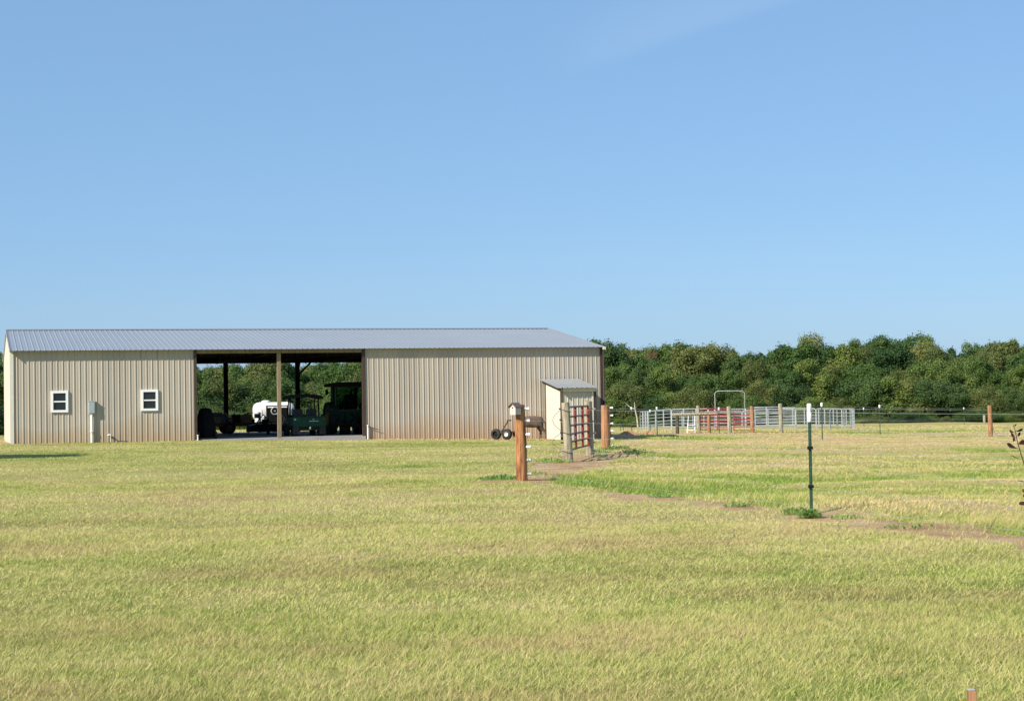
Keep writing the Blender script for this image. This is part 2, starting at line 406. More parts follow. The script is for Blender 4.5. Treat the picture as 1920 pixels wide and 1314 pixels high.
for nm, a in (('soil', soil(xs,ys)), ('pasture', fence_side(xs,ys)), ('mound', mound(xs,ys))):
    t = gme.attributes.new(nm,'FLOAT','POINT'); t.data.foreach_set('value', a.astype(np.float32))
gme.materials.append(M['turf'])
ground = link('ground', gme); tag(ground, 'wide field of mown dry yellow green grass with bare red soil patches', 'ground', kind='structure')

# ---------------------------------------------------------------- grass blades
def blades(x, y, h, w, lean):
    n = len(x); z = surf(x, y)-.004
    a = RS.rand(n)*PI; ca, sa = np.cos(a)*w/2, np.sin(a)*w/2
    la = RS.normal(.25, 1.5, n); ll = lean*h*(.3+RS.rand(n))
    hz = h*(.55+.6*RS.rand(n))
    P = np.empty((n,3,3)); P[:,0] = np.stack([x-ca,y-sa,z],1); P[:,1] = np.stack([x+ca,y+sa,z],1)
    P[:,2] = np.stack([x+np.cos(la)*ll, y+np.sin(la)*ll, z+hz],1)
    return P.reshape(-1,3)
def scatter(y0, y1, dens, margin=2.5, cap=None):
    area = .31*(y1*y1-y0*y0)*1+2*margin*(y1-y0); n = int(area*dens)
    Y = np.sqrt(RS.rand(n)*(y1*y1-y0*y0)+y0*y0); X = (RS.rand(n)*2-1)*(.312*Y+margin)
    return X, Y
VX=[]; RN=[]; PAS=[]; MO=[]
def put(X, Y, hh, ww, lean, soilcut=.45):
    s = soil(X, Y); u, v = w2b(X, Y)
    keep = (s+(RS.rand(len(X))-.5)*.3 < np.where(RS.rand(len(X))<.10, 2, soilcut)) & ~((u>-.05)&(u<BL+.05)&(v>-.03)&(v<2*BW+.1)) & ~((u>UA)&(u<UB)&(v>-.5-.5*vnoise(X,Y,.9))&(v<.1))
    keep &= (vnoise(X*1.3, Y*.9, .09)+(RS.rand(len(X))-.5)*.6 > .24)
    X, Y = X[keep], Y[keep]; p = fence_side(X, Y)
    clump = vnoise(X, Y, .16)*.55+vnoise(X+11, Y, .5)*.45+vnoise(X+30, Y, 1.9)*.35
    h = (hh*(.55+.75*clump))*(1+p*.8*np.clip(1.5-2*mound(X, Y), 0, 1.2))
    fd = np.minimum(np.minimum(segd(X,Y,FL[0],FL[1]), segd(X,Y,FL[1],FL[2])), segd(X,Y,FL[2],FL[3])); h = h*(1+1.6*p*np.exp(-((fd-1.1)/.55)**2)*vnoise(X*.7, Y*.7, 1.0))
    w = ww(Y)
    VX.append(blades(X, Y, h, w, lean)); RN.append(np.repeat(.5+(RS.rand(len(X))-.5)*np.clip(1.15-Y/50, .3, 1), 3)); MO.append(np.repeat(mound(X, Y), 3)); PAS.append(np.repeat(p, 3))
put(*scatter(6.5,13,4600,2.0), .042, lambda Y: .0055+Y*0, 1.1)
put(*scatter(13,22,1900,2.5), .038, lambda Y: .0085+Y*0, 1.15)
put(*scatter(22,38,640,3), .036, lambda Y: .012+Y*0, 1.1)
put(*scatter(38,72,170,4), .034, lambda Y: .020+Y*0, 1.2)
put(*scatter(72,135,26,5), .05, lambda Y: .05+Y*0, 1.3)
me = meshnp('grass', np.concatenate(VX), 3, 'grass_blades', {'rnd': np.concatenate(RN), 'pasture': np.concatenate(PAS), 'mound': np.concatenate(MO)})
print('blades', len(me.polygons))
g = link('grass', me); tag(g, 'short dry grass blades covering the lawn and the pasture', 'grass', kind='stuff')

# ---------------------------------------------------------------- weeds
def weed(x, y, r, n, h, label):
    P = []; rn = []
    for i in range(n):
        a = random.random()*2*PI; d = r*math.sqrt(random.random()); bx, by = math.cos(a)*d, math.sin(a)*d*.7
        L = h*(.35+random.random()*.8)*(1.1-.7*d/r); da = random.random()*2*PI; out = h*(.4+random.random()*.9); w = .006+.008*random.random()
        px, py = math.cos(da), math.sin(da); qx, qy = -py*w, px*w
        m1 = (bx+px*out*.45, by+py*out*.45, L*.8); m2 = (bx+px*out, by+py*out, L*(.5+random.random()*.4))
        zb = -.02
        P += [(bx,by,zb),(m1[0]+qx,m1[1]+qy,m1[2]),m2,(m1[0]-qx,m1[1]-qy,m1[2])]; rn += [random.random()]*4
    me = meshnp('weed_clump', np.array(P), 4, 'weed_leaf', {'rnd': np.array(rn)})
    o = link('weed_clump', me, loc=(x, y, H(x,y)+.01)); tag(o, label, 'weeds', 'weed clumps along the fence line')
def gp(px, py, Y): return xat(px, Y)
for (px, Y, r, n, h, lab) in [
    (935,33.6,.42,260,.13,'broad green weed patch left of the foot of the thick orange post'),
    (1003,35.5,.35,90,.10,'sparse low weeds in bare soil right of the thick orange post'),
    (1091,31.8,.36,230,.13,'bright green weeds on the soil strip in front of the gate'),
    (1036,42.6,.45,260,.16,'green weeds at the left foot of the near grey gate post'),
    (1120,49.5,.40,160,.14,'green weeds on the right behind the far gate post'),
    (1236,27.3,.20,90,.10,'small weed tuft midway along the soil strip'),
    (1493,23.0,.26,150,.12,'leafy weeds just left of the foot of the green steel post'),
    (1515,22.3,.14,150,.17,'taller grassy tuft right at the foot of the green steel post'),
    (1580,22.0,.22,80,.08,'flat weeds a step right of the green steel post'),
    (1380,24.8,.20,70,.09,'thin weeds left along the wire from the green steel post'),
    (1152,50.5,.5,230,.17,'dark green grassy tuft right of the gate, by the stout orange post'),
    (1190,48.5,.6,260,.18,'dark green grassy tuft farther right of the gate in the pasture'),
    (1126,46.5,.25,70,.10,'thin weeds on the bare soil under the swing of the gate'),
    (1700,20.3,.3,60,.08,'sparse weeds near the right end of the soil strip')]:
    weed(xat(px, Y), Y, r, n, h, lab)

# ---------------------------------------------------------------- barn
SLAB = .10
barn = thing('barn', (BX, BY, 0), 'long tan steel pole barn with grey metal roof and an open middle bay', 'barn', rz=PHI)
ZE = 3.93; OV = .27; ZR = 5.13       # eave edge, overhang, ridge
slope = (ZR-ZE)/(BW+OV)
def roofz(v): return ZR-abs(v-BW)*slope
SPC = .2286
def prof(u0, u1, sp=SPC, rh=.022, rw=.027, top=.011, phase=0.):
    pts = [(u0, 0.)]; k = math.floor((u0-phase)/sp)
    while True:
        c = phase+k*sp; k += 1
        if c-rw > u1: break
        for du, hh in ((-rw,0),(-top,rh),(top,rh),(rw,0)):
            if u0 < c+du < u1: pts.append((c+du, hh))
        c2 = c+sp/2
        for du, hh in ((-.022,0),(-.01,.004),(.01,.004),(.022,0)):
            if u0 < c2+du < u1: pts.append((c2+du, hh))
    pts.append((u1, 0.)); return pts
def ribwall(mb, u0, u1, zlo, zhi, vmap, nrows=1):
    """vertical ribbed sheet; vmap(u,h,z)->local xyz"""
    P = prof(u0, u1); vs = []
    fl = zlo if callable(zlo) else (lambda u: zlo); fh = zhi if callable(zhi) else (lambda u: zhi)
    for u, h in P: vs += [vmap(u, h, fl(u)), vmap(u, h, fh(u))]
    mb.add(vs, [(2*i, 2*i+2, 2*i+3, 2*i+1) for i in range(len(P)-1)])
UA = u_at(365, 0); UB = u_at(685.5, 0); 
W1 = (u_at(96,0), u_at(127.5,0)); W2 = (u_at(265,0), u_at(296,0)); WZ = (1.38, 2.25)
front = lambda u, h, z: (u, -h, z)
mb = MB(); ZB = -.6
edges = [(0, W1[0], None), (W1[0], W1[1], WZ), (W1[1], W2[0], None), (W2[0], W2[1], WZ), (W2[1], UA, None)]
for a, b, hole in edges:
    if hole: ribwall(mb, a, b, ZB, hole[0], front); ribwall(mb, a, b, hole[1], roofz(0)-.02, front)
    else: ribwall(mb, a, b, ZB, roofz(0)-.02, front)
mb.build('front_wall', 'wall_steel', barn)
mb = MB(); ribwall(mb, UB, BL, ZB, roofz(0)-.02, front); mb.build('front_wall', 'wall_steel', barn)
mb = MB(); ribwall(mb, 0, 2*BW, ZB, lambda v: roofz(v)-.02, lambda v, h, z: (-h, v, z)); mb.build('gable_wall', 'gable_steel', barn)
mb = MB(); ribwall(mb, 0, 2*BW, ZB, lambda v: roofz(v)-.02, lambda v, h, z: (BL+h, v, z)); mb.build('gable_wall', 'gable_steel', barn)
UBK = u_at(686, 15.3)+.6; 
mb = MB()
ribwall(mb, 0, u_at(368,15.3)-1.2, ZB, roofz(2*BW)-.02, lambda u, h, z: (u, 2*BW+h, z)); mb.build('back_wall', 'wall_steel', barn); mb = MB()
ribwall(mb, UBK, BL, ZB, roofz(2*BW)-.02, lambda u, h, z: (u, 2*BW+h, z)); mb.build('back_wall', 'wall_steel', barn)
# partitions closing off the end rooms
mb = MB(); ribwall(mb, .05, 2*BW-.05, 0, lambda v: roofz(v)-.06, lambda v, h, z: (UA-.12+h, v, z)); mb.build('partition_wall', 'wall_steel', barn)
mb = MB(); ribwall(mb, .05, 2*BW-.05, 0, lambda v: roofz(v)-.06, lambda v, h, z: (UBK+.15-h, v, z)); mb.build('partition_wall', 'wall_steel', barn)
# roof (two ribbed slopes + ridge cap)
def roofside(v0, v1):
    mb = MB(); P = prof(-.03, BL+.02, rh=.02, rw=.035); vs = []
    for u, h in P: vs += [(u, v0, roofz(v0)+h), (u, v1, roofz(v1)+h)]
    mb.add(vs, [(2*i, 2*i+2, 2*i+3, 2*i+1) for i in range(len(P)-1)]); return mb
rf = roofside(-OV, BW).build('roof', 'roof_steel', barn)
roofside(2*BW+OV, BW).build('roof', 'roof_steel', barn)
mb = MB(); mb.prism([(BW-.2, ZR-.0),(BW, ZR+.055),(BW+.2, ZR-.0),(BW, ZR+.04)], -.03, BL+.02, 'x'); mb.build('ridge_cap', 'roof_steel', barn)
# trims
for u in (-.05, BL+.05):
    mb = MB()
    for s in (0, 1):
        a, b = (-OV-.02, BW) if s == 0 else (BW, 2*BW+OV+.02)
        uu = u-.01 if u < 0 else u-.0
        mb.prism([(a, roofz(a)+.045),(b, roofz(b)+.045),(b, roofz(b)-.06),(a, roofz(a)-.06)], uu-.015, uu+.015, 'x')
    mb.build('rake_trim', 'roof_steel', barn)
mb = MB(); mb.box(-.045, .09, -.045, -.03, ZB, roofz(0)-.03); mb.box(-.06, -.045, -.045, .09, ZB, roofz(0)-.03); mb.build('corner_trim', 'trim_cream', barn)
mb = MB(); mb.box(BL-.06, BL+.05, -.05, -.035, ZB, roofz(0)-.03); mb.box(BL+.05, BL+.065, -.05, .10, ZB, roofz(0)-.03); mb.build('corner_trim', 'trim_brown', barn)
mb = MB(); mb.tube([(BL+.095,-.20,ZE-.06),(BL+.095,-.12,ZE-.28),(BL+.095,-.09,ZE-.5),(BL+.095,-.09,.05),(BL+.13,-.22,-.08)], .045, 8); mb.build('downspout', 'trim_brown', barn)
mb = MB(); mb.box(BL-.02, BL+.13, -OV-.10, -OV-.03, ZE-.12, ZE+.02, .01); mb.build('gutter_end', 'trim_cream', barn)
mb = MB(); mb.box(UA-.02, UA+.10, -.05, .12, -.3, roofz(0)-.03); mb.build('jamb', 'trim_brown', barn)
mb = MB(); mb.box(UB-.13, UB+.01, -.05, .12, -.3, roofz(0)-.03); mb.build('jamb', 'trim_brown', barn)
mb = MB(); mb.box(UA+.11, UB-.14, -.02, .05, roofz(0)-.20, roofz(0)-.03); mb.build('header_beam', 'timber_tan', barn)
mb = MB(); mb.box(0.1, UBK, 2*BW-.12, 2*BW-.05, roofz(2*BW)-.28, roofz(2*BW)-.03); mb.build('header_beam', 'timber_black', barn)
# posts
def bpost(u, v, s, mat, z0=-.3):
    mb = MB(); mb.box(u-s/2, u+s/2, v-s/2, v+s/2, z0, roofz(v)-.07, .01); return mb.build('post', mat, barn)
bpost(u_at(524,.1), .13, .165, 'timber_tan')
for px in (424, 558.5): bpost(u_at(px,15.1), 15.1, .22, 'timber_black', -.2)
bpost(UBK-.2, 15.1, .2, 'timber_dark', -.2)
ub = u_at(558.5,15.1)
mb = MB(); mb.tube([(ub,15.1,3.0),(ub+.75,15.1,3.75)], .05, 4); mb.tube([(ub,15.1,3.0),(ub,14.3,3.8)], .05, 4); mb.build('knee_brace', 'timber_black', barn)
# roof trusses and purlins
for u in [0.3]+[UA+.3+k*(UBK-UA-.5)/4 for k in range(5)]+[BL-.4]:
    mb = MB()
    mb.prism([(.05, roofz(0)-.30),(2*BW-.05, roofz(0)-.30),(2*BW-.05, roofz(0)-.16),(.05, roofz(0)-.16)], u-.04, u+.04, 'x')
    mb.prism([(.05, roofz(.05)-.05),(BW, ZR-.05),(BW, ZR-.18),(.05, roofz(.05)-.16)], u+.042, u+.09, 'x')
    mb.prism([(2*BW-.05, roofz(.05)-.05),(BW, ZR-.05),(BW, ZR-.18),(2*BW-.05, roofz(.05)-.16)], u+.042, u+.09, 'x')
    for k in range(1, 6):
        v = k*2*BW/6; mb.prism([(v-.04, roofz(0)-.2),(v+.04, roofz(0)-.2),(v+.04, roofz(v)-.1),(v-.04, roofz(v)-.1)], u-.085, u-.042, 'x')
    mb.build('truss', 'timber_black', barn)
# slab
mb = MB(); mb.prism([(UA+.02,-.10),(UB-.02,-.10),(UB-.02,.10),(UBK+.1,.10),(UBK+.1,2*BW+.1),(UA+.02,2*BW+.1)], -.7, SLAB, 'z'); mb.build('floor_slab', 'concrete', barn)
for va, vb in ((.0,BW-.03),(BW+.03,2*BW)):  # added near-black sheets under both slopes, standing in for the roof's deep shade
    mb = MB(); mb.prism([(va,roofz(va)-.035),(vb,roofz(vb)-.035),(vb,roofz(vb)-.045),(va,roofz(va)-.045)], .03, BL-.03, 'x'); mb.build('roof_shade_sheet', 'timber_black', barn)
# windows
for (a, b) in (W1, W2):
    z0, z1 = WZ; t = .105; zm = (z0+z1)/2
    mb = MB()
    mb.box(a-.012, a+t-.02, -.075, .03, z0-.012, z1+.012); mb.box(b-t+.02, b+.012, -.075, .03, z0-.012, z1+.012)
    mb.box(a+t-.02, b-t+.02, -.073, .03, z0-.012, z0+t-.02); mb.box(a+t-.02, b-t+.02, -.073, .03, z1-t+.02, z1+.012)
    w = mb.build('window', 'white_vinyl', barn)
    mb = MB(); mb.box(a+t-.02, b-t+.02, -.06, .02, zm-.028, zm+.028); mb.build('sash_rail', 'white_vinyl', w)
    mb = MB(); mb.box(a+t-.02, b-t+.02, -.02, -.01, z0+t-.02, zm-.028); mb.build('pane', 'glass_dark', w)
    mb = MB(); mb.box(a+t-.02, b-t+.02, -.03, -.02, zm+.028, z1-t+.02); mb.build('pane', 'glass_dark', w)
# electric meter box with conduit
um = u_at(172,-.1); x, y = b2w(um, 0)
mt = thing('meter_box', (*b2w(um, -.03), 0), 'grey electric meter box on the barn wall between the two windows', 'meter box', rz=PHI)
mb = MB(); mb.box(-.13, .13, -.155, -.005, 1.29, 1.80, .015); mb.prism([(-.165,1.80),(-.165,1.815),(0,1.83),(0,1.80)], -.14, .14, 'x'); mb.build('housing', 'meter_grey', mt)
mb = MB(); mb.box(-.11, .11, -.163, -.156, 1.33, 1.55); mb.build('door_panel', 'meter_grey', mt)
mb = MB(); mb.tube([(0,-.07,1.30),(0,-.07,.05),(.03,-.07,-.1)], .055, 10); mb.lathe([(.06,.5),(.072,.5),(.072,.58),(.06,.58)], 'z', 10, (0,-.07,0)); mb.build('conduit', 'pvc_white', mt)
# hose bib by left wall
ux = u_at(205,-.2)
fb = thing('water_tap', (*b2w(ux, -.06), 0), 'small white water tap with a black hose at the wall foot right of the meter', 'tap', rz=PHI)
mb = MB(); mb.tube([(-.06,.0,.36),(0.0,-.02,.40),(.06,-.02,.37)], .03, 8); mb.tube([(.05,-.02,.1),(.05,-.02,.38)], .014, 6); mb.build('spout', 'pvc_white', fb)
mb = MB(); mb.tube([(.1,-.05,.30),(.22,-.12,.2),(.38,-.15,.12),(.55,-.2,.11),(.75,-.18,.1)], .015, 6); mb.build('hose', 'black_rubber', fb)
ux = u_at(690.5,-.2)
fb = thing('standpipe', (*b2w(ux, -.09), 0), 'short white plastic pipe upright at the right jamb of the open bay', 'pipe', rz=PHI)
mb = MB(); mb.tube([(0,0,-.2),(0,0,.55)], .035, 8); mb.lathe([(.035,.53),(.045,.53),(.045,.58),(0,.58)], 'z', 8); mb.build('pipe_body', 'pvc_white', fb)
mb = MB(); mb.tube([(.04,-.01,.5),(.2,-.02,.46),(.34,-.02,.40),(.5,-.02,.36)], .014, 6); mb.build('cable', 'black_rubber', fb)
x, y = b2w(u_at(370.5,-.15), -.15)
fb = MB().tube([(0,0,-.15),(0,0,.22)], .03, 8).lathe([(.03,.2),(.04,.2),(.04,.25),(0,.25)], 'z', 8).build('pipe_stub', 'pvc_white', None, (x, y, H(x,y)))
tag(fb, 'tiny white pipe stub at the left corner of the open bay', 'pipe')

# ---------------------------------------------------------------- shed
SV0, SV1 = -2.45, -.35
su0 = u_at(1055, SV0); su1 = u_at(1112, SV0)
shed = thing('shed', (BX, BY, 0), 'small cream lean-to shed with sloping metal roof at the right end of the barn', 'shed', rz=PHI)
zf, zbk = 2.05, 2.40
zz = lambda v: zf+(v-SV0)/(SV1-SV0)*(zbk-zf)
mb = MB(); ribwall(mb, su0, su1, ZB, zf-.02, lambda u, h, z: (u, SV0-h, z)); mb.build('front_wall', 'shed_steel', shed)
mb = MB(); mb.prism([(SV0,ZB),(SV1,ZB),(SV1,zbk-.1),(SV0,zf-.12)], su0-.06, su0-.03, 'x'); mb.build('side_wall', 'shed_panel', shed)
mb = MB(); mb.prism([(SV0,ZB),(SV1,ZB),(SV1,zbk-.04),(SV0,zf-.04)], su1+.02, su1+.05, 'x'); mb.build('side_wall', 'shed_panel', shed)
mb = MB(); mb.box(su0, su1, SV1-.04, SV1-.01, ZB, zbk-.06); mb.build('back_wall', 'shed_panel', shed)
mb = MB(); P = prof(su0-.32, su1+.17, rh=.025, rw=.035, phase=.1); vs = []
ra, rb = SV0-.28, SV1+.25
for u, h in P: vs += [(u, ra, zz(ra)+h+.05), (u, rb, zz(rb)+h+.05)]
mb.add(vs, [(2*i, 2*i+2, 2*i+3, 2*i+1) for i in range(len(P)-1)]); mb.build('roof', 'roof_steel', shed)
mb = MB(); mb.prism([(ra+.02,zz(ra)-.10),(rb,zz(rb)-.10),(rb,zz(rb)+.03),(ra+.02,zz(ra)+.03)], su0-.14, su0-.10, 'x'); mb.build('fascia', 'timber_dark', shed)
mb = MB(); mb.box(su0-.02, su1+.12, SV0-.10, SV0-.06, zf-.16, zf-.0); mb.build('fascia', 'trim_cream', shed)
mb = MB(); mb.box(su0-.10, su0-.01, SV0-.05, SV0+.04, ZB, zf-.05); mb.build('post', 'timber_dark', shed)
mb = MB(); mb.box(su0-.10, su0-.03, SV1-.05, SV1+.04, ZB, zbk-.05); mb.build('post', 'timber_dark', shed)
mb = MB(); mb.box(su1+.06, su1+.17, SV0-.03, SV0+.10, ZB, zf-.03); mb.build('post', 'trim_brown', shed)
mb = MB(); mb.box(su1-.07, su1+.01, SV0-.05, SV0-.03, ZB, zf-.17); mb.build('corner_trim', 'trim_cream', shed)

# ---------------------------------------------------------------- wheels
def wheel(name, parent, r, w, cx, cy, cz, rimmat='black_metal', rimf=.55, axis='x', lugs=0, side=None):
    mb = MB(); r0 = r*rimf
    mb.lathe([(r0,-w/2),(r*.9,-w/2),(r*.985,-w*.38),(r,-w*.2),(r,w*.2),(r*.985,w*.38),(r*.9,w/2),(r0,w/2)], axis, 28)
    for k in range(lugs):
        a = 2*PI*k/lugs
        for s in (-1, 1):
            p0 = [s*w*.46, r*1.0]; 
            aa = a+(0 if s < 0 else PI/lugs)
            def P(t, rr, da): 
                return (t, rr*math.cos(aa+da), rr*math.sin(aa+da))
            d = .10*.8/r*.5
            vs = [P(s*w*.48, r*.97, -d),P(s*w*.48, r*1.04, -d),P(0, r*1.04, d*2),P(0, r*.97, d*2),P(s*w*.48, r*.97, d),P(s*w*.48, r*1.04, d),P(0, r*1.04, d*4),P(0, r*.97, d*4)]
            mb.add(vs, [(0,1,2,3),(4,7,6,5),(1,5,6,2),(0,4,5,1),(3,2,6,7),(0,3,7,4)])
    wp = mb.build(name, 'black_rubber', parent, (cx,cy,cz))
    rm = MB(); rm.lathe([(0,-w*.1),(r0*.35,-w*.12),(r0*.4,-w*.02),(r0*.85,-w*.08),(r0,-w*.42),(r0*1.04,-w*.49)], axis, 24)
    rm.lathe([(0,w*.1),(r0*.35,w*.12),(r0*.4,w*.02),(r0*.85,w*.08),(r0,w*.42),(r0*1.04,w*.49)], axis, 24)
    rm.build('rim', rimmat, wp)
    return wp

# ---------------------------------------------------------------- tractor
vt = 5.0; ut = u_at(654, vt)
tr = thing('tractor', (*b2w(ut, vt), SLAB), 'green farm tractor with enclosed cab parked at the right side of the bay', 'tractor', rz=PHI)
for s in (-1, 1):
    wheel('rear_wheel', tr, .70, .40, s*.84, 0, .70, 'yellow_paint', .5, lugs=18)
    wheel('front_wheel', tr, .46, .28, s*.78, 1.95, .46, 'yellow_paint', .5, lugs=14)
    mb = MB()
    for k in range(7):
        a0 = rad(10+k*22); a1 = rad(10+(k+1)*22)
        p = [(math.cos(a)*rr, .70+math.sin(a)*rr) for a, rr in ((a0,.78),(a1,.78),(a1,.82),(a0,.82))]
        mb.prism([(q_[0], q_[1]) for q_ in p], s*.62, s*1.08, 'x')
    f_ = mb.build('fender', 'green_paint', tr)
    mb = MB(); mb.box(s*.98-.06, s*.98+.06, -.80, -.74, 1.12, 1.22, .01); mb.build('tail_light', 'tail_light', f_)
mb = MB(); mb.box(-.62,.62,-.45,.85,.55,1.16,.04); mb.box(-.28,.28,-.5,2.2,.38,.64,.04); mb.build('chassis', 'green_paint', tr)
mb = MB(); mb.prism([(.85,.75),(.85,1.42),(1.5,1.40),(2.25,1.24),(2.42,1.05),(2.42,.62)], -.30, .30, 'x'); hd = mb.build('hood', 'green_paint', tr)
mb = MB(); mb.box(-.2,.2,2.425,2.44,.72,1.02); mb.build('grille', 'black_metal', hd)
for s in (-1, 1):
    mb = MB(); mb.box(s*.22-.06, s*.22+.06, 2.43, 2.45, 1.03,1.10,.005); mb.build('headlight', 'white_plastic', hd)
cab = MB()
for (x_, y_) in ((-.72,-.42),(.72,-.42),(-.74,.30),(.74,.30),(-.55,.88),(.55,.88)): cab.tube([(x_, y_, .9),(x_*.97, y_*.96, 2.26)], .07, 6)
cab.box(-.74,.74,-.46,-.40,1.08,1.16); cab.box(-.72,.72,-.46,-.40,2.16,2.24)
cab = cab.build('cab_frame', 'dark_green_plastic', tr)
mb = MB(); mb.box(-.68,.68,-.44,-.43,1.17,2.15); mb.build('rear_glass', 'cab_glass', cab)
mb = MB(); mb.box(-.52,.52,.88,.89,1.17,2.2); mb.build('windshield', 'cab_glass', cab)
mb = MB(); mb.prism([(-.92,2.22),(-1.0,2.27),(-.9,2.37),(-.5,2.43),(.5,2.43),(.9,2.37),(1.0,2.27),(.92,2.22)], -.72, 1.02); mb.build('cab_roof', 'black_metal', tr)
mb = MB(); mb.box(-.25,.25,-.15,.30,1.12,1.28,.03); mb.box(-.24,.24,-.2,-.1,1.25,1.85,.04); mb.build('seat', 'seat_vinyl', tr)
mb = MB(); mb.tube([(0,.85,1.15),(0,.62,1.5)], .03, 6)
mb.tube([(.19*math.cos(a), .60+.1*math.sin(a), 1.52+.16*math.sin(a)) for a in [2*PI*k/16 for k in range(17)]], .015, 5, False); mb.build('steering_wheel', 'black_metal', tr)
mb = MB(); mb.tube([(.36,1.0,1.4),(.36,1.0,2.15)], .035, 8); mb.build('exhaust', 'black_metal', tr)
mb = MB()
for s in (-1, 1): mb.tube([(s*.35,-.45,.62),(s*.38,-1.1,.45)], .03, 6); mb.tube([(s*.3,-.45,1.0),(s*.37,-.95,.5)], .02, 6)
mb.tube([(0,-.45,.95),(0,-1.05,.85)], .03, 6); mb.box(-.05,.05,-.9,-.4,.36,.41); mb.build('hitch', 'black_metal', tr)
mb = MB(); mb.tube([(-.74,.3,1.95),(-.98,.25,1.98)], .015, 5); mb.box(-1.06,-.92,.22,.25,1.85,2.1,.01); mb.build('mirror', 'black_metal', tr)
# ---------------------------------------------------------------- box blade behind tractor
bb = thing('box_blade', (*b2w(ut+.02, vt-1.45), SLAB), 'dark box scraper implement hitched low behind the tractor', 'implement', rz=PHI)
mb = MB(); mb.box(-.75,-.25,.05,.09,.02,.45); mb.box(.15,.75,.05,.09,.02,.45); mb.box(-.75,.75,.05,.10,.34,.50); mb.build('blade', 'black_metal', bb)
for s in (-1, 1): mb = MB(); mb.prism([(-.35,.02),(.09,.02),(.09,.5),(-.1,.5)], s*.76-.015, s*.76+.015, 'x'); mb.build('side_plate', 'black_metal', bb)
mb = MB(); mb.tube([(-.3,.08,.5),(0,.1,.85),(.3,.08,.5)], .03, 6); mb.build('hitch_frame', 'black_metal', bb)

# ---------------------------------------------------------------- utility vehicle
vu = 2.1; uu = u_at(579, vu)
uv = thing('utility_vehicle', (*b2w(uu, vu), SLAB), 'dark green utility vehicle with rear cargo box and black canopy, seen from behind', 'utility vehicle', rz=PHI)
for s in (-1, 1):
    wheel('rear_wheel', uv, .30, .26, s*.60, .35, .30, 'black_metal', .5, lugs=14)
    wheel('front_wheel', uv, .28, .22, s*.60, 2.25, .28, 'black_metal', .5)
mb = MB(); mb.prism([(-.74,.48),(-.62,.42),(.62,.42),(.74,.48),(.76,.86),(-.76,.86)], -.15, .95)
box_ = mb.build('cargo_box', 'green_paint', uv)
mb = MB(); mb.box(-.70,.70,-.185,-.152,.50,.85,.01); mb.box(-.72,.72,-.20,-.15,.86,.90,.01); tg = mb.build('tailgate', 'green_paint', box_)
mb = MB(); mb.box(-.02,.40,-.192,-.186,.655,.69); mb.prism([(.13,.75),(.17,.72),(.21,.75),(.19,.785),(.15,.785)], -.192, -.186); mb.build('badge', 'insulator_grey', box_)
for s in (-1, 1):
    mb = MB(); mb.box(s*.66-.05, s*.66+.05, -.215, -.19, .72, .80,.01); mb.build('tail_light', 'tail_light' if s > 0 else 'insulator_grey', uv)
mb = MB(); mb.box(-.45,.45,-.1,2.5,.25,.42,.03); mb.box(-.66,.66,.98,1.6,.35,.68,.03); mb.build('chassis', 'black_metal', uv)
mb = MB(); mb.prism([(1.65,.35),(1.62,.62),(1.85,.95),(2.3,.85),(2.65,.65),(2.68,.38)], -.62, .62, 'x'); mb.build('hood', 'dark_green_plastic', uv)
mb = MB()
for s in (-1, 1):
    mb.tube([(s*.64,1.0,.45),(s*.66,1.02,1.0),(s*.64,1.05,1.78)], .036, 6); mb.tube([(s*.62,1.95,.7),(s*.6,1.6,1.78),(s*.62,1.05,1.78)], .03, 6)
mb.tube([(-.64,1.03,1.55),(.64,1.03,1.55)], .02, 6); mb.tube([(-.62,1.05,1.78),(.62,1.05,1.78)], .024, 6)
for xx in (-.3,.0,.3): mb.tube([(xx,1.0,.9),(xx,1.04,1.55)], .010, 5)
mb.build('roll_cage', 'black_metal', uv)
mb = MB(); mb.prism([(-.86,1.70),(-.80,1.78),(-.45,1.88),(.45,1.88),(.80,1.79),(.86,1.70),(.80,1.66),(.4,1.74),(-.4,1.74),(-.80,1.66)], .85, 2.0); mb.build('canopy', 'black_metal', uv)
for s in (-1, 1):
    mb = MB(); mb.box(s*.32-.24, s*.32+.24, 1.05,1.5,.70,.82,.04); mb.box(s*.32-.24, s*.32+.24, 1.0,1.1,.8,1.22,.04); mb.build('seat', 'seat_vinyl', uv)
mb = MB(); mb.tube([(-.32,1.85,.85),(-.32,1.68,1.1)], .02, 6)
mb.tube([(-.32+.17*math.cos(a), 1.66, 1.12+.15*math.sin(a)) for a in [2*PI*k/16 for k in range(17)]], .014, 5, False); mb.build('steering_wheel', 'black_metal', uv)
mb = MB(); mb.tube([(0,-.12,.36),(0,-.32,.34)], .03, 6); mb.lathe([(0,.03),(.03,.02),(.03,-.02),(0,-.03)], 'z', 10, (0,-.32,.39)); mb.build('hitch_ball', 'galvanised', uv)
mb = MB(); mb.prism([(-.74,.46),(-.60,.5),(-.46,.46),(-.46,.10),(-.74,.10)], -.10,-.09); mb.build('mud_flap', 'black_rubber', uv); mb = MB(); mb.prism([(.74,.46),(.60,.5),(.46,.46),(.46,.10),(.74,.10)], -.10,-.09); mb.build('mud_flap', 'black_rubber', uv)

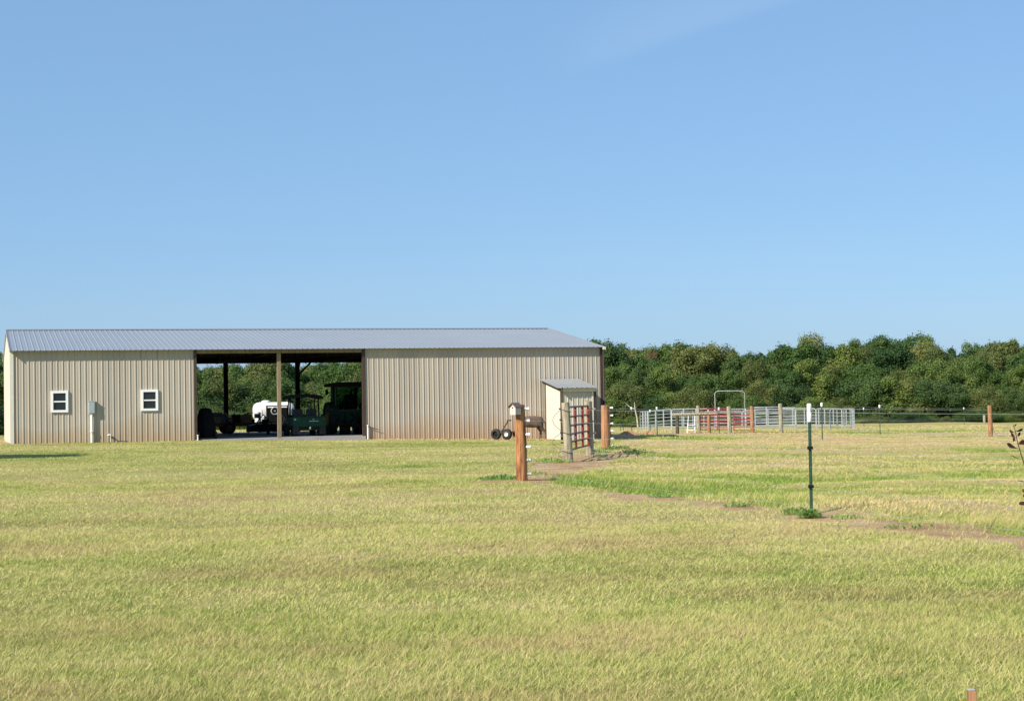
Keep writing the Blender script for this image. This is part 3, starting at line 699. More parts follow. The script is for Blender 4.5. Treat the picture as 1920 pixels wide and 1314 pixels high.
# ---------------------------------------------------------------- white tank on its trailer (behind the barn, in the sun)
vk = 19.6; uk = u_at(513, vk); xk, yk = b2w(uk, vk); zk = H(xk, yk)
tk = thing('tank_trailer', (xk, yk, zk), 'low dark trailer with black tyres carrying the white tank', 'trailer', rz=PHI)
mb = MB(); mb.box(-1.3,1.15,-.55,-.47,.50,.60,.01); mb.box(-1.3,1.15,.47,.55,.50,.60,.01)
for xx in (-1.3,-.4,.5,1.08): mb.box(xx, xx+.07, -.47,.47,.49,.59)
mb.tube([(1.12,-.4,.54),(2.1,0,.5),(1.12,.4,.54)], .04, 6); mb.build('frame', 'black_metal', tk)
for s in (-1, 1):
    for xx in (-.55, .22):
        wheel('wheel', tk, .36, .22, xx, s*.72, .36, 'black_metal', .55, 'y')
    mb = MB(); 
    for k in range(6):
        a0, a1 = rad(k*30), rad((k+1)*30)
        mb.prism([(-.165+.82*math.cos(a0),.42+.36*math.sin(a0)),(-.165+.82*math.cos(a1),.42+.36*math.sin(a1)),(-.165+.85*math.cos(a1),.42+.39*math.sin(a1)),(-.165+.85*math.cos(a0),.42+.39*math.sin(a0))], s*.6, s*.86)
    mb.build('fender', 'black_metal', tk)
tank = thing('water_tank', (xk, yk, zk), 'white plastic water tank lying on a trailer seen through the barn', 'tank', rz=PHI)
mb = MB(); n = 28; prof_ = [(-1.12,.0),(-1.11,.55),(-1.05,.80),(-.92,.95),(-.75,1.0),(.75,1.0),(.92,.95),(1.05,.80),(1.11,.55),(1.12,0)]
vs = []; fs = []
for (x_, r_) in prof_:
    for k in range(n):
        a = 2*PI*k/n; vs.append((x_, .50*r_*math.copysign(abs(math.cos(a))**.8, math.cos(a)), 1.16+.54*r_*math.copysign(abs(math.sin(a))**.85, math.sin(a))))
for i in range(len(prof_)-1):
    for k in range(n): fs.append((i*n+k, i*n+(k+1)%n, (i+1)*n+(k+1)%n, (i+1)*n+k))
mb.add(vs, fs, True)
for xx in (-.75,-.35,.35,.75): 
    mb.tube([(xx, .50*math.cos(a), 1.16+.535*math.sin(a)) for a in [2*PI*k/24 for k in range(25)]], .025, 6, False)
mb.build('shell', 'white_plastic', tank)
mb = MB(); mb.lathe([(.24,1.64),(.24,1.74),(.20,1.78),(.12,1.80),(0,1.805)], 'z', 20, (-.42,0,0)); mb.build('lid', 'white_plastic', tank)
for xx in (-.82,.72):
    mb = MB(); mb.box(xx-.2, xx+.24, -.52,.52,.60,.95,.05); mb.build('leg', 'white_plastic', tank)
pm = thing('pump_unit', (*b2w(uk-.1, vk-.95), zk), 'black pump and hose reel standing in front of the white tank', 'pump', rz=PHI)
mb = MB(); mb.box(-.45,.75,-.1,.15,.52,.60); 
for xx in (-.45,.70): mb.box(xx, xx+.05, -.1,.15,0,1.50)
mb.box(-.40,.70,-.08,.12,.60,1.40,.05); mb.box(-.45,.75,-.1,.15,1.46,1.52); mb.build('frame', 'black_metal', pm)
mb = MB(); mb.tube([(-.02+.19*math.cos(a), -.16, 1.22+.19*math.sin(a)) for a in [2*PI*k/20 for k in range(21)]], .035, 6, False); mb.tube([(-.02,-.2,1.22),(-.02,-.08,1.22)], .05, 8); mb.build('hose_reel', 'insulator_grey', pm)
mb = MB(); mb.tube([(.3,-.15,1.1),(.5,-.25,.8),(.3,-.3,.4),(.6,-.3,.1),(.9,-.3,.05)], .025, 6); mb.build('hose', 'black_rubber', pm)

# ---------------------------------------------------------------- flatbed with clutter inside bay
vf = 12.2; ul0 = u_at(399, vf); ul1 = u_at(470, vf)
fb = thing('flatbed_trailer', (*b2w((ul0+ul1)/2, vf), SLAB), 'rusty flatbed trailer loaded with odds and ends at the back of the bay', 'trailer', rz=PHI)
L = (ul1-ul0)/2
mb = MB(); 
for k in range(7): mb.box(-L, L, -.7+k*.2, -.52+k*.2, .50, .54)
mb.build('deck', 'timber_dark', fb)
mb = MB(); mb.box(-L,L,-.74,-.70,.38,.56); mb.box(-L,L,.70,.74,.38,.56); mb.box(-L,L,-.1,.1,.38,.49); mb.build('frame', 'rust', fb)
for s in (-1, 1): wheel('wheel', fb, .30, .18, -L*.25, s*.84, .30, 'rust', .5, 'y')
mb = MB(); mb.tube([(-L,-.5,.44),(-L-.9,0,.44),(-L,.5,.44)], .04, 6); mb.tube([(-L-.85,0,.0),(-L-.85,0,.6)], .03, 6); mb.build('drawbar', 'rust', fb)
def on(px, lab, cat, name, dv=0):
    return thing(name, (*b2w(u_at(px, vf-.3+dv), vf-.3+dv), SLAB+.54), lab, cat, rz=PHI)
t = on(407, 'tan crate with a dark slate lid on the left end of the flatbed trailer', 'crate', 'crate')
mb = MB(); mb.box(-.20,.20,-.18,.18,0,.36,.015); mb.build('body', 'crate_tan', t); mb = MB(); mb.box(-.23,.23,-.2,.2,.36,.54,.03); mb.build('lid', 'lid_slate', t)
t = on(419, 'blue grey plastic barrel on the flatbed trailer beside the crate', 'barrel', 'barrel')
mb = MB(); mb.lathe([(0,0),(.17,0),(.19,.05),(.19,.16),(.2,.18),(.19,.2),(.19,.33),(.2,.35),(.19,.37),(.18,.46),(.16,.48),(0,.48)], 'z', 20); mb.build('shell', 'barrel_blue', t)
mb = MB(); mb.lathe([(.03,.48),(.03,.51),(0,.51)], 'z', 10, (.08,0,0)); mb.build('cap', 'white_plastic', t)
t = on(432, 'rust orange fuel can on the flatbed trailer behind the dark post', 'fuel can', 'fuel_can')
mb = MB(); mb.box(-.16,.16,-.1,.1,0,.30,.04); mb.build('body', 'red_paint_bright', t); mb = MB(); mb.tube([(-.08,0,.3),(-.06,0,.37),(.06,0,.37),(.08,0,.3)], .015, 6); mb.build('handle', 'black_metal', t)
t = on(443, 'dark engine block with a white cap on the flatbed trailer', 'engine', 'engine')
mb = MB(); mb.box(-.2,.2,-.16,.16,0,.3,.03); mb.lathe([(.1,-.24),(.1,.24)], 'x', 12, (0,0,.33)); mb.tube([(.1,0,.3),(.18,0,.44)], .03, 6); mb.build('block', 'black_metal', t)
mb = MB(); mb.lathe([(0,.50),(.045,.49),(.05,.44),(.04,.4)], 'z', 10, (-.1,0,0)); mb.build('cap', 'white_plastic', t)
t = on(461, 'stack of pale boards on end at the right of the flatbed trailer', 'boards', 'board_stack')
mb = MB()
for k in range(5): mb.box(-.28+k*.115, -.18+k*.115, -.12+.01*k, .12, 0, .40+.03*(k % 3)); 
mb.build('boards', 'crate_tan', t)
# spare steel rack right of it
t = thing('steel_rack', (*b2w(u_at(476, 13.6), 13.6), SLAB), 'rusty steel rack standing left of the white tank', 'rack', rz=PHI)
mb = MB()
for xx in (-.3,.3):
    for yy in (-.2,.2): mb.box(xx-.025, xx+.025, yy-.025, yy+.025, 0, 1.05)
for zz_ in (.45,.75,1.02): mb.box(-.32,.32,-.22,.22,zz_,zz_+.03)
mb.build('frame', 'rust', t)
mb = MB(); mb.box(-.28,.02,-.18,.18,.48,.70,.02); mb.build('bin', 'black_metal', t)
mb = MB(); mb.box(.04,.28,-.18,.18,.78,.98,.02); mb.build('bin', 'insulator_grey', t)
# low mower deck in front of the tank
t = thing('rotary_mower', (*b2w(u_at(497, 9.5), 9.5), SLAB), 'black rotary mower deck on the slab left of the tan post', 'mower', rz=PHI)
mb = MB(); mb.prism([(-.85,.12),(-.8,.42),(-.5,.5),(.5,.5),(.8,.42),(.85,.12)], -.6, .6); mb.build('deck', 'black_metal', t)
mb = MB(); mb.box(-.15,.15,-.15,.15,.5,.72,.03); mb.tube([(-.4,.4,.5),(0,.5,.95),(.4,.4,.5)], .03, 6); mb.build('gearbox', 'black_metal', t)
wheel('tail_wheel', t, .2, .12, 0, -.85, .2, 'rust', .5); wheel('tail_wheel', t, .2, .12, .6, -.8, .2, 'rust', .5)

# ---------------------------------------------------------------- covered machine at the left of bay
vc = 1.5; uc = u_at(385, vc)
t = thing('covered_machine', (*b2w(uc, vc), SLAB), 'machine under a black tarpaulin beside the left wall of the bay', 'covered machine', rz=PHI)
secs = [(.06,.46,.62),(.35,.45,.64),(.62,.42,.62),(.85,.36,.52),(1.08,.31,.38),(1.25,.26,.28),(1.33,.17,.2),(1.35,0.01,.02)]
vs = []; fs = []; n = 40
for z_, a_, b_ in secs:
    for k in range(n):
        th = 2*PI*k/n; fold = 1+.05*math.sin(7*th+z_*2)*(1.3-z_)+.03*math.sin(13*th)
        vs.append((a_*fold*math.copysign(abs(math.cos(th))**.7, math.cos(th)), b_*fold*math.copysign(abs(math.sin(th))**.7, math.sin(th)), z_))
for i in range(len(secs)-1):
    for k in range(n): fs.append((i*n+k, i*n+(k+1)%n, (i+1)*n+(k+1)%n, (i+1)*n+k))
mb = MB(); mb.add(vs, fs, True); mb.build('tarpaulin', 'black_tarp', t)
for s in (-1, 1): wheel('wheel', t, .16, .1, s*.38, -.55, .16, 'black_metal', .5)

# ---------------------------------------------------------------- small wheeled axle by the wall
Y = 73.6
x0 = xat(944, Y); z0 = H(x0, Y)+.02
ax = thing('tow_dolly', (x0, Y, z0), 'small two wheeled tow dolly with raised tongue beside the barn wall', 'dolly', rz=rad(-32))
wheel('wheel', ax, .235, .17, -.42, .05, .235, 'black_metal', .55, 'y')
wheel('wheel', ax, .235, .17, .20, -.04, .235, 'white_plastic', .42, 'y')
mb = MB(); mb.tube([(-.4,.1,.25),(.3,.1,.25)], .035, 8); mb.tube([(-.1,-.1,.28),(.12,.1,.72),(.18,.14,.86)], .032, 8); mb.tube([(.2,.02,.30),(.5,.2,.32)], .04, 6)
mb.box(.12,.3,.08,.2,.80,.86,.01); mb.build('tongue', 'trim_brown', ax)
wheel('wheel', ax, .16, .1, .52, .22, .24, 'rust', .5, 'y')

# ---------------------------------------------------------------- donkey
Y = 73.4
xr = xat(1017, Y)
zb = H(xr, Y)+.02
dk = thing('donkey', (xr, Y, zb), 'brown donkey standing between the thick orange post and the shed', 'donkey', rz=rad(180+14))
def skin(name, verts, edges, radii, mat, parent, root=0, sub=2):
    me = bpy.data.meshes.new(name); me.from_pydata(verts, edges, []); o = bpy.data.objects.new(name, me); COL.objects.link(o); o.parent = parent
    sk = o.modifiers.new('Skin', 'SKIN'); sk.use_smooth_shade = True
    if not me.skin_vertices: me.attributes  # layer is made with the modifier
    d = me.skin_vertices[0].data
    for i, r_ in enumerate(radii): d[i].radius = r_ if isinstance(r_, tuple) else (r_, r_)
    for i in range(len(verts)): d[i].use_root = (i == root)
    sb = o.modifiers.new('Sub', 'SUBSURF'); sb.levels = sub; sb.render_levels = sub
    me.materials.append(M[mat]); return o
# local +x = head end, rump at x=0
V = [(.12,0,.86),(.02,0,.84),(.38,0,.80),(.64,0,.81),(.84,0,.82),(.96,.03,.80),(1.06,.12,.70),(1.10,.22,.56),(1.08,.30,.42),(1.05,.36,.30)]
E = [(0,1),(0,2),(2,3),(3,4),(4,5),(5,6),(6,7),(7,8),(8,9)]
Rr = [(.23,.25),(.14,.17),(.25,.28),(.24,.28),(.21,.26),(.16,.21),(.085,.12),(.085,.10),(.065,.07),(.045,.05)]
def addleg(root, pts, rr):
    p = root
    for q_, r_ in zip(pts, rr):
        V.append(q_); E.append((p, len(V)-1)); Rr.append((r_, r_)); p = len(V)-1
for s in (-1, 1):
    dx = -.10 if s > 0 else .04
    addleg(0, [(.10,s*.13,.66),(.14+dx*.3,s*.14,.54),(.0+dx,s*.14,.36),(.03+dx*1.3,s*.14,.12),(.06+dx*1.4,s*.14,.03)], [.13,.09,.05,.04,.046])
    addleg(4, [(.84,s*.11,.62),(.84,s*.12,.42),(.84,s*.12,.34),(.84,s*.12,.10),(.86,s*.12,.03)], [.09,.055,.05,.036,.044])
skin('body', V, E, Rr, 'hide', dk, 0)
for s in (-1, 1):
    mb = MB(); a = Vector((1.07+s*.04,.18+s*.05,.66)); mb.tube([a, a+Vector((.04,s*.06,.10)), a+Vector((.08,s*.09,.22))], [.025,.035,.004], 8); mb.build('ear', 'hide', dk)
mb = MB(); mb.tube([(-.06,0,.84),(-.13,0,.72),(-.14,0,.5),(-.13,0,.36)], [.025,.018,.014,.03], 8); mb.build('tail', 'hide', dk)
mb = MB(); mb.tube([(.86,0,1.0),(1.0,.03,.94),(1.10,.14,.82)], [.02,.03,.02], 6); mb.build('mane', 'hide', dk)

# ---------------------------------------------------------------- wooden posts, gate and the electric fence
def logpost(x, y, h, r, mat, label, lean=(0,0), taper=.93, group=None, name='fence_post', sink=.25, cat='fence post'):
    z = H(x, y); t = thing(name, (x, y, z), label, cat, group)
    mb = MB(); n = 20; rows = 14; vs = []; fs = []; ph = random.random()*9
    for i in range(rows+1):
        f = i/rows; zz_ = -sink+(h+sink)*f; rr = r*(1-(1-taper)*f)
        for k in range(n):
            a = 2*PI*k/n; rr2 = rr*(1+.035*math.sin(3*a+ph+zz_*1.3)+.03*math.sin(2*a+zz_*4+ph))
            if i == rows: rr2 *= .97
            vs.append((rr2*math.cos(a)+lean[0]*zz_/h, rr2*math.sin(a)+lean[1]*zz_/h, zz_+(0.012*math.sin(a+ph) if i == rows else 0)))
    for i in range(rows):
        for k in range(n): fs.append((i*n+k, i*n+(k+1)%n, (i+1)*n+(k+1)%n, (i+1)*n+k))
    mb.add(vs, fs, True); mb.add(vs[-n:], [tuple(range(n))])
    mb.build('shaft', mat, t)
    return t
def insul(parent, x, y, z, dx, dy, mat='insulator_white', s=1.0):
    mb = MB(); d = Vector((dx, dy, 0)).normalized(); p = Vector((x, y, z))
    mb.tube([p-d*.02, p+d*.028*s], .024*s, 8); mb.tube([p+d*.028*s, p+d*.040*s], .015*s, 8); mb.tube([p+d*.040*s, p+d*.075*s], .027*s, 8)
    return mb.build('insulator', mat, parent)
WH = [1.40, 1.17, .90, .655, .40, .13]
p0 = logpost(*POST0, 1.49, .115, 'post_orange', 'thick peeled orange log post carrying the birdhouse', (-.03,0), taper=.90)
for z_ in WH: insul(p0, .105-.03*z_/1.49, -.03, z_, 1, -.25, 'insulator_white' if z_ > .5 else 'insulator_grey', 1.15)
# birdhouse hung on the post
bh = thing('birdhouse', (POST0[0]-.115, POST0[1]-.15, H(*POST0)+1.29), 'little pinkish wooden birdhouse with dark gable roof on the thick orange post', 'birdhouse', rz=rad(-42))
mb = MB(); mb.prism([(-.07,0),(.07,0),(.07,.16),(0,.215),(-.07,.16)], -.075, .09); mb.build('box', 'birdhouse_wood', bh)
mb = MB(); mb.prism([(-.105,.135),(0,.218),(.105,.135),(.108,.150),(0,.236),(-.108,.150)], -.115, .11); mb.build('roof', 'birdhouse_roof', bh)
mb = MB(); mb.lathe([(.018,-.0765),(0,-.0765)], 'y', 12, (0,0,.135)); mb.build('entrance_hole', 'black_metal', bh)
mb = MB(); mb.tube([(0,-.075,.085),(0,-.11,.085)], .005, 6); mb.build('perch', 'birdhouse_wood', bh)

pA = logpost(*GA, 1.52, .115, 'post_grey', 'near grey weathered gate post wound with wires', (-.06,0), taper=.9)
for k, z_ in enumerate((1.36,1.08,.76,.50,.30,.16)): insul(pA, -.115-.06*z_/1.5, -.02, z_, -1, -.2, 'wire_dark' if k < 4 else 'insulator_grey', .8)
mb = MB()
for (za, zb_, o_) in ((1.36,.78,.24),(.76,.30,.25),(.30,.1,.12)):
    mb.tube([(-.15-o_*math.sin(PI*t_), -.02, za+(zb_-za)*t_) for t_ in [k/10 for k in range(11)]], .006, 5, False)
for z_ in (1.36,.78,.30): mb.tube([(.13*math.cos(a)-.04*z_/1.5-.01, .13*math.sin(a), z_-.05-.04*math.cos(a)) for a in [2*PI*k/16 for k in range(17)]], .007, 5, False)
mb.build('wire_loop', 'wire_dark', pA)
pB = logpost(*GB, 1.52, .125, 'post_grey', 'far grey gate post at the hinge end of the red gate', (-.02,0), taper=.92)
for z_ in (1.3,.95,.62,.36,.12,.05): insul(pB, .13, 0, z_, 1, -.2, 'insulator_grey', .8)
p3 = logpost(*P3, 1.38, .15, 'post_orange_dull', 'short stout orange post just right of the gate with six white insulators', (-.01,0), taper=.97)
for z_ in (1.27,1.02,.76,.52,.27,.03): insul(p3, .15, -.02, z_+.03, 1, -.2, 'insulator_white', 1.25)
# gate between A and B
gv = Vector((GB[0]-GA[0], GB[1]-GA[1], 0)); gl = gv.length-.36; gd = gv.normalized(); ga = Vector((*GA, 0))+gd*.18
gate = thing('gate', (ga.x, ga.y, H(*GA)), 'red tubular steel farm gate hung between the two grey posts', 'gate', rz=math.atan2(gd.y, gd.x))
mb = MB(); ghs = [.30,.50,.70,.92,1.15,1.40]
mb.tube([(0,0,ghs[0]),(0,0,ghs[-1]-.05),(.05,0,ghs[-1]),(gl-.05,0,ghs[-1]),(gl,0,ghs[-1]-.05),(gl,0,ghs[0]),(0,0,ghs[0])], .028, 8, False)
mb.build('frame', 'rail_dark', gate)
for z_ in ghs[1:-1]: mb = MB(); mb.tube([(.0,0,z_),(gl,0,z_)], .027, 8); mb.build('rail', 'rail_dark', gate)
for f in (.27,.62,.93): mb = MB(); mb.tube([(gl*f,-.03,ghs[0]),(gl*f,-.03,ghs[-1])], .03, 8); mb.build('brace', 'red_paint' if f < .9 else 'red_paint_bright', gate)
mb = MB(); mb.box(gl-.08, gl+.10, -.06,.04,1.16,1.32,.01); mb.build('latch', 'red_paint_bright', gate)

# T-posts
def tpost(px, Y, h, label, cap=True, group='steel T-posts with white caps', knobs=(), capmat='insulator_white', r=.022, nearby=False):
    x = xat(px, Y); z = H(x, Y); t = thing('steel_post', (x, y_ := Y, z), label, 'steel fence post', group)
    mb = MB(); mb.box(-r, r, -.006, .0, -.3, h-.1 if cap else h); mb.box(-.004, .004, .0005, .028, -.3, h-.1 if cap else h)
    if nearby:
        for k in range(26): mb.box(-.006,.006,-.014,-.0065,.05+k*.048,.07+k*.048)
    mb.build('shaft', 'tpost_green', t)
    if cap:
        mb = MB()
        if nearby:
            mb.lathe([(0,h),(.026,h-.002),(.032,h-.02),(.032,h-.10),(.020,h-.112)], 'z', 12); mb.lathe([(.020,h-.112),(.032,h-.122),(.030,h-.24),(.022,h-.255),(0,h-.255)], 'z', 12)
        else: mb.lathe([(0,h),(.045,h-.005),(.05,h-.03),(.05,h-.13),(.02,h-.17)], 'z', 10)
        mb.build('cap', capmat, t)
    for k in knobs:
        mb = MB(); mb.box(-.034,.034,-.04,.035,k-.022,k+.022,.006); mb.tube([(.0,-.04,k),(.0,-.06,k)], .014, 6); mb.build('insulator', 'black_metal', t)
    return t
tpost(1518, 22.8, 1.50, 'nearest green steel post with long white cap and black insulators', nearby=True, knobs=(.90,.38), r=.022)
for px, Y, h, lab in [(1541.5,68.6,1.5,'white capped steel post close behind and right of the nearest green post'),
    (1650,86,1.5,'white capped steel post in the open pasture right of the round pen'),
    (1620,129,1.45,'small far white capped steel post just off the right end of the round pen'),
    (1808,148,1.5,'tiny farthest white capped steel post left of the lone field post'),
    (1184.5,94,1.55,'white capped steel post nearest the barn end before the woods'),
    (1219.5,112,1.45,'white capped steel post overlapping the curved left end of the round pen'),
    (1232,89,1.5,'tall dark steel post in front of the left part of the round pen'),
    (1348.5,91,1.5,'white capped steel post standing under the pen arch')]:
    tpost(px, Y, h, lab)
for px, Y, lab in [(1163,118,'thin bare steel post in grass beyond the barn corner, left one'), (1168.5,113,'thin bare steel post in grass beyond the barn corner, right one')]:
    tpost(px, Y, .75, lab, cap=False, group='bare steel posts beyond the barn')
pr = logpost(xat(1857.5,79), 79, 1.50, .105, 'post_orange_dull', 'lone orange wooden post in the pasture at right', (-.03,0), taper=.97)
logpost(xat(1846,150), 150, .85, .12, 'post_grey', 'short stubby pale post far behind the lone field post', group='far posts')
# foreground stake
st = thing('stake', (2.335, 8.7, H(2.335,8.7)), 'short wooden stake with whitened top at the bottom right corner', 'stake')
mb = MB(); mb.box(-.021,.021,-.019,.019,-.15,.098,.004); mb.build('shaft', 'post_orange_dull', st)
mb = MB(); mb.box(-.022,.014,-.020,.020,.0985,.106,.003); mb.build('painted_top', 'insulator_grey', st)

# wires
def strand(pts, r, mat, label, name='fence_wire', group=None):
    mb = MB(); out = []
    for i in range(len(pts)-1):
        a, b = Vector(pts[i]), Vector(pts[i+1]); n = 8
        for k in range(n):
            t_ = k/n; p = a.lerp(b, t_); p.z -= .012*(b-a).length*.12*4*t_*(1-t_); out.append(p)
    out.append(Vector(pts[-1])); mb.tube(out, r, 5)
    o = mb.build(name, mat); tag(o, label, 'fence wire', group); return o
names = ['topmost strand of the near wire fence, crossing in front of the gate', 'second strand from the top of the near wire fence', 'third strand from the top of the near wire fence, at knee of the gate',
         'third strand from the ground of the near wire fence', 'second strand from the ground of the near wire fence', 'lowest strand of the near wire fence, just above the soil strip']
T1 = (xat(1518,22.8), 22.8)
Tn = (T1[0]+1.57*2.45, 22.8-4.5*2.45); zz0 = lambda p: H(*p)
for z_, nm in zip([1.40,1.17,.90,.655,.38,.13], names):
    strand([(POST0[0]+.17-.03*z_/1.5, POST0[1]-.05, zz0(POST0)+z_), (T1[0]-.0, T1[1]-.03, zz0(T1)+z_-.02), (Tn[0], Tn[1], zz0(Tn)+z_-.02)], .0018, 'wire_metal', nm, group='strands of the near wire fence')
tp = lambda px, Y: (xat(px,Y), Y)
L1 = [P3, tp(1541.5,68.6), tp(1857.5,79)]
for z_, nm in ((1.36,'upper pale wire from the stout orange post to the lone field post'),(.85,'lower pale wire from the stout orange post to the lone field post')):
    strand([(P3[0]+.2,P3[1],H(*P3)+z_-.1)]+[(a, b-.03, H(a,b)+z_) for a, b in L1[1:]], .004, 'wire_metal', nm)
L2 = [tp(1184.5,94), tp(1232,89), tp(1348.5,91), tp(1650,86), tp(1857.5,79)]
for z_, nm in ((1.3,'upper thin wire strung along the steel posts before the pen'),(.7,'lower thin wire strung along the steel posts before the pen')):
    strand([(a, b-.03, H(a,b)+z_) for a, b in L2], .004, 'wire_metal', nm)
L3 = [tp(1219.5,112), tp(1620,129), tp(1808,148)]
strand([(a, b-.03, H(a,b)+1.3) for a, b in L3], .005, 'wire_metal', 'single wire on the farthest steel posts behind the round pen')

# ---------------------------------------------------------------- corral: wooden posts and gates
CZ = 98
def cp(px, h, r, mat, lab, Y=CZ): return logpost(xat(px,Y), Y, h, r, mat, lab, (-.02,0), group='corral posts')
cp(1310, 1.62, .10, 'post_grey', 'corral post at the left end of the long red gate', 97)
cp(1368, 1.62, .13, 'post_grey', 'thickest corral post, between the long red gate and the arch', 95)
cp(1411, 1.55, .12, 'post_orange_dull', 'corral post right of the small red gate')
cp(1464.5, 1.72, .12, 'post_grey', 'corral post at the right end of the silver gate', 96)
def tubegate(px0, px1, Y, z0, z1, nr, mat, lab, nm='corral_gate', Y2=None, vert=(.5,)):
    x0, x1 = xat(px0,Y), xat(px1,Y2 or Y); d = Vector((x1-x0, (Y2 or Y)-Y, 0)); L = d.length
    t = thing(nm, (x0, Y, H(x0,Y)), lab, 'gate', rz=math.atan2(d.y, d.x))
    mb = MB(); mb.tube([(0,0,z0),(0,0,z1-.06),(.06,0,z1),(L-.06,0,z1),(L,0,z1-.06),(L,0,z0),(0,0,z0)], .026, 8, False); mb.build('frame', mat, t)
    rr_ = .032 if mat == 'corral_red' else .018
    for k in range(1, nr): mb = MB(); z_ = z0+(z1-z0)*k/nr; mb.tube([(0,0,z_),(L,0,z_)], rr_, 6); mb.build('rail', mat, t)
    for f in vert: mb = MB(); mb.box(L*f-.03, L*f+.03, -.03,.03, z0, z1); mb.build('brace', mat, t)
    return t
tubegate(1313, 1365.5, 97, .22, 1.40, 7, 'corral_red', 'long red tubular gate in the corral left of the thickest post', vert=(.62,))
tubegate(1376, 1409, 99.5, .10, 1.18, 5, 'corral_red', 'small red tubular gate in the corral under the arch', vert=(.0,1.0))
tubegate(1413, 1462, 98, .42, 1.48, 8, 'galvanised', 'silver tubular gate in the corral between two wooden posts')
tubegate(1467, 1493, 99, .42, 1.45, 6, 'galvanised', 'short silver tubular gate right of the last corral post', vert=())
# hitching rail: two dark posts and log
hx0, hx1 = xat(1260,95), xat(1345,95)
hr = thing('hitching_rail', ((hx0+hx1)/2, 95, H((hx0+hx1)/2,95)), 'weathered log hitching rail on two posts before the pen', 'hitching rail')
L = (hx1-hx0)/2; mb = MB(); mb.tube([(-L,0,1.16),(-.3,0,1.18),(L*.4,0,1.20),(L,0,1.21)], [.085,.08,.075,.06], 12); mb.build('crossbar', 'post_grey', hr)
for px, mt_ in ((1270,'post_dark'),(1329.5,'post_orange_dull')):
    xx = xat(px,95)-(hx0+hx1)/2; mb = MB(); mb.tube([(xx,0,-.2),(xx,0,1.13)], [.10,.095], 14); mb.build('post', mt_, hr)
# little white ladder/mounting block
mx = xat(1305,99); mk = thing('mounting_step', (mx, 99, H(mx,99)), 'white plastic mounting step left of the long red gate', 'step')
mb = MB(); mb.box(-.55,-.05,-.2,.2,.16,.20,.01); mb.box(-.45,-.1,-.16,.16,.44,.48,.01); mb.build('tread', 'white_plastic', mk)
mb = MB()
for xx in (-.52,-.08): mb.tube([(xx,-.2,0),(xx*.9,0,.6),(xx*.8,0,1.15)], .022, 6); mb.tube([(xx,.2,0),(xx*.9,0,.6)], .022, 6)
mb.build('leg', 'white_plastic', mk)

# ---------------------------------------------------------------- round pen with arch gate
PCX, PCY, PR = (xat(1200,122.5)+xat(1601,122.5))/2, 122.5, (xat(1601,122.5)-xat(1200,122.5))/2-.05
pen = thing('round_pen', (PCX, PCY, H(PCX,PCY)), 'round livestock pen of galvanised tube panels with a tall arch', 'livestock pen')
NP = 16; pz = H(PCX,PCY)
amid = math.atan2(-1, 0)
# index such that one panel slot faces px ~1369 (arch)
ang_arch = math.acos((xat(1369,115)-PCX)/PR)*-1
for k in range(NP):
    a0 = ang_arch-PI/NP+k*2*PI/NP; a1 = a0+2*PI/NP; isarch = (k == 0)
    g_ = .03; pa = Vector((PR*math.cos(a0+g_/PR), PR*math.sin(a0+g_/PR), 0)); pb = Vector((PR*math.cos(a1-g_/PR), PR*math.sin(a1-g_/PR), 0))
    za = H(PCX+pa.x, PCY+pa.y)-pz; zb_ = H(PCX+pb.x, PCY+pb.y)-pz
    def at_(f, z): q_ = pa.lerp(pb, f); return (q_.x, q_.y, z+za+(zb_-za)*f)
    L = (pb-pa).length; mb = MB()
    if isarch:
        c0, c1 = .5-1.02/L, .5+1.02/L
        mb.tube([at_(c0,.0),at_(c0,2.58),at_(c0+.04,2.68),at_(c0+.09,2.72),at_(c1-.09,2.72),at_(c1-.04,2.68),at_(c1,2.58),at_(c1,.0)], .020, 8)
        o = mb.build('arch_frame', 'galvanised', pen)
        for i in range(6): mb = MB(); z_ = .28+i*.236; mb.tube([at_(c0,z_),at_(c1,z_)], .022, 6); mb.build('rail', 'galvanised', o)
        for fa, fb2 in ((0.0,c0-.02),(c1+.02,1.0)):
            mb = MB(); mb.tube([at_(fa,.0),at_(fa,1.5),at_(fb2,1.5),at_(fb2,.0)], .026, 6)
            for i in range(5): mb.tube([at_(fa,.28+i*.236),at_(fb2,.28+i*.236)], .02, 6)
            mb.build('panel', 'galvanised', pen)
        continue
    mb.tube([at_(0,.0),at_(0,1.42),at_(.02,1.49),at_(.05,1.52),at_(.95,1.52),at_(.98,1.49),at_(1,1.42),at_(1,.0)], .024, 8)
    for i in range(5): mb.tube([at_(0,.28+i*.236),at_(1,.28+i*.236)], .0175, 6)
    for f in (.33,.67): 
        a_, b_ = at_(f,.28), at_(f,1.52); mb.box(a_[0]-.035,a_[0]+.035,a_[1]-.02,a_[1]+.02,a_[2],b_[2])
    mb.build('panel', 'galvanised', pen)

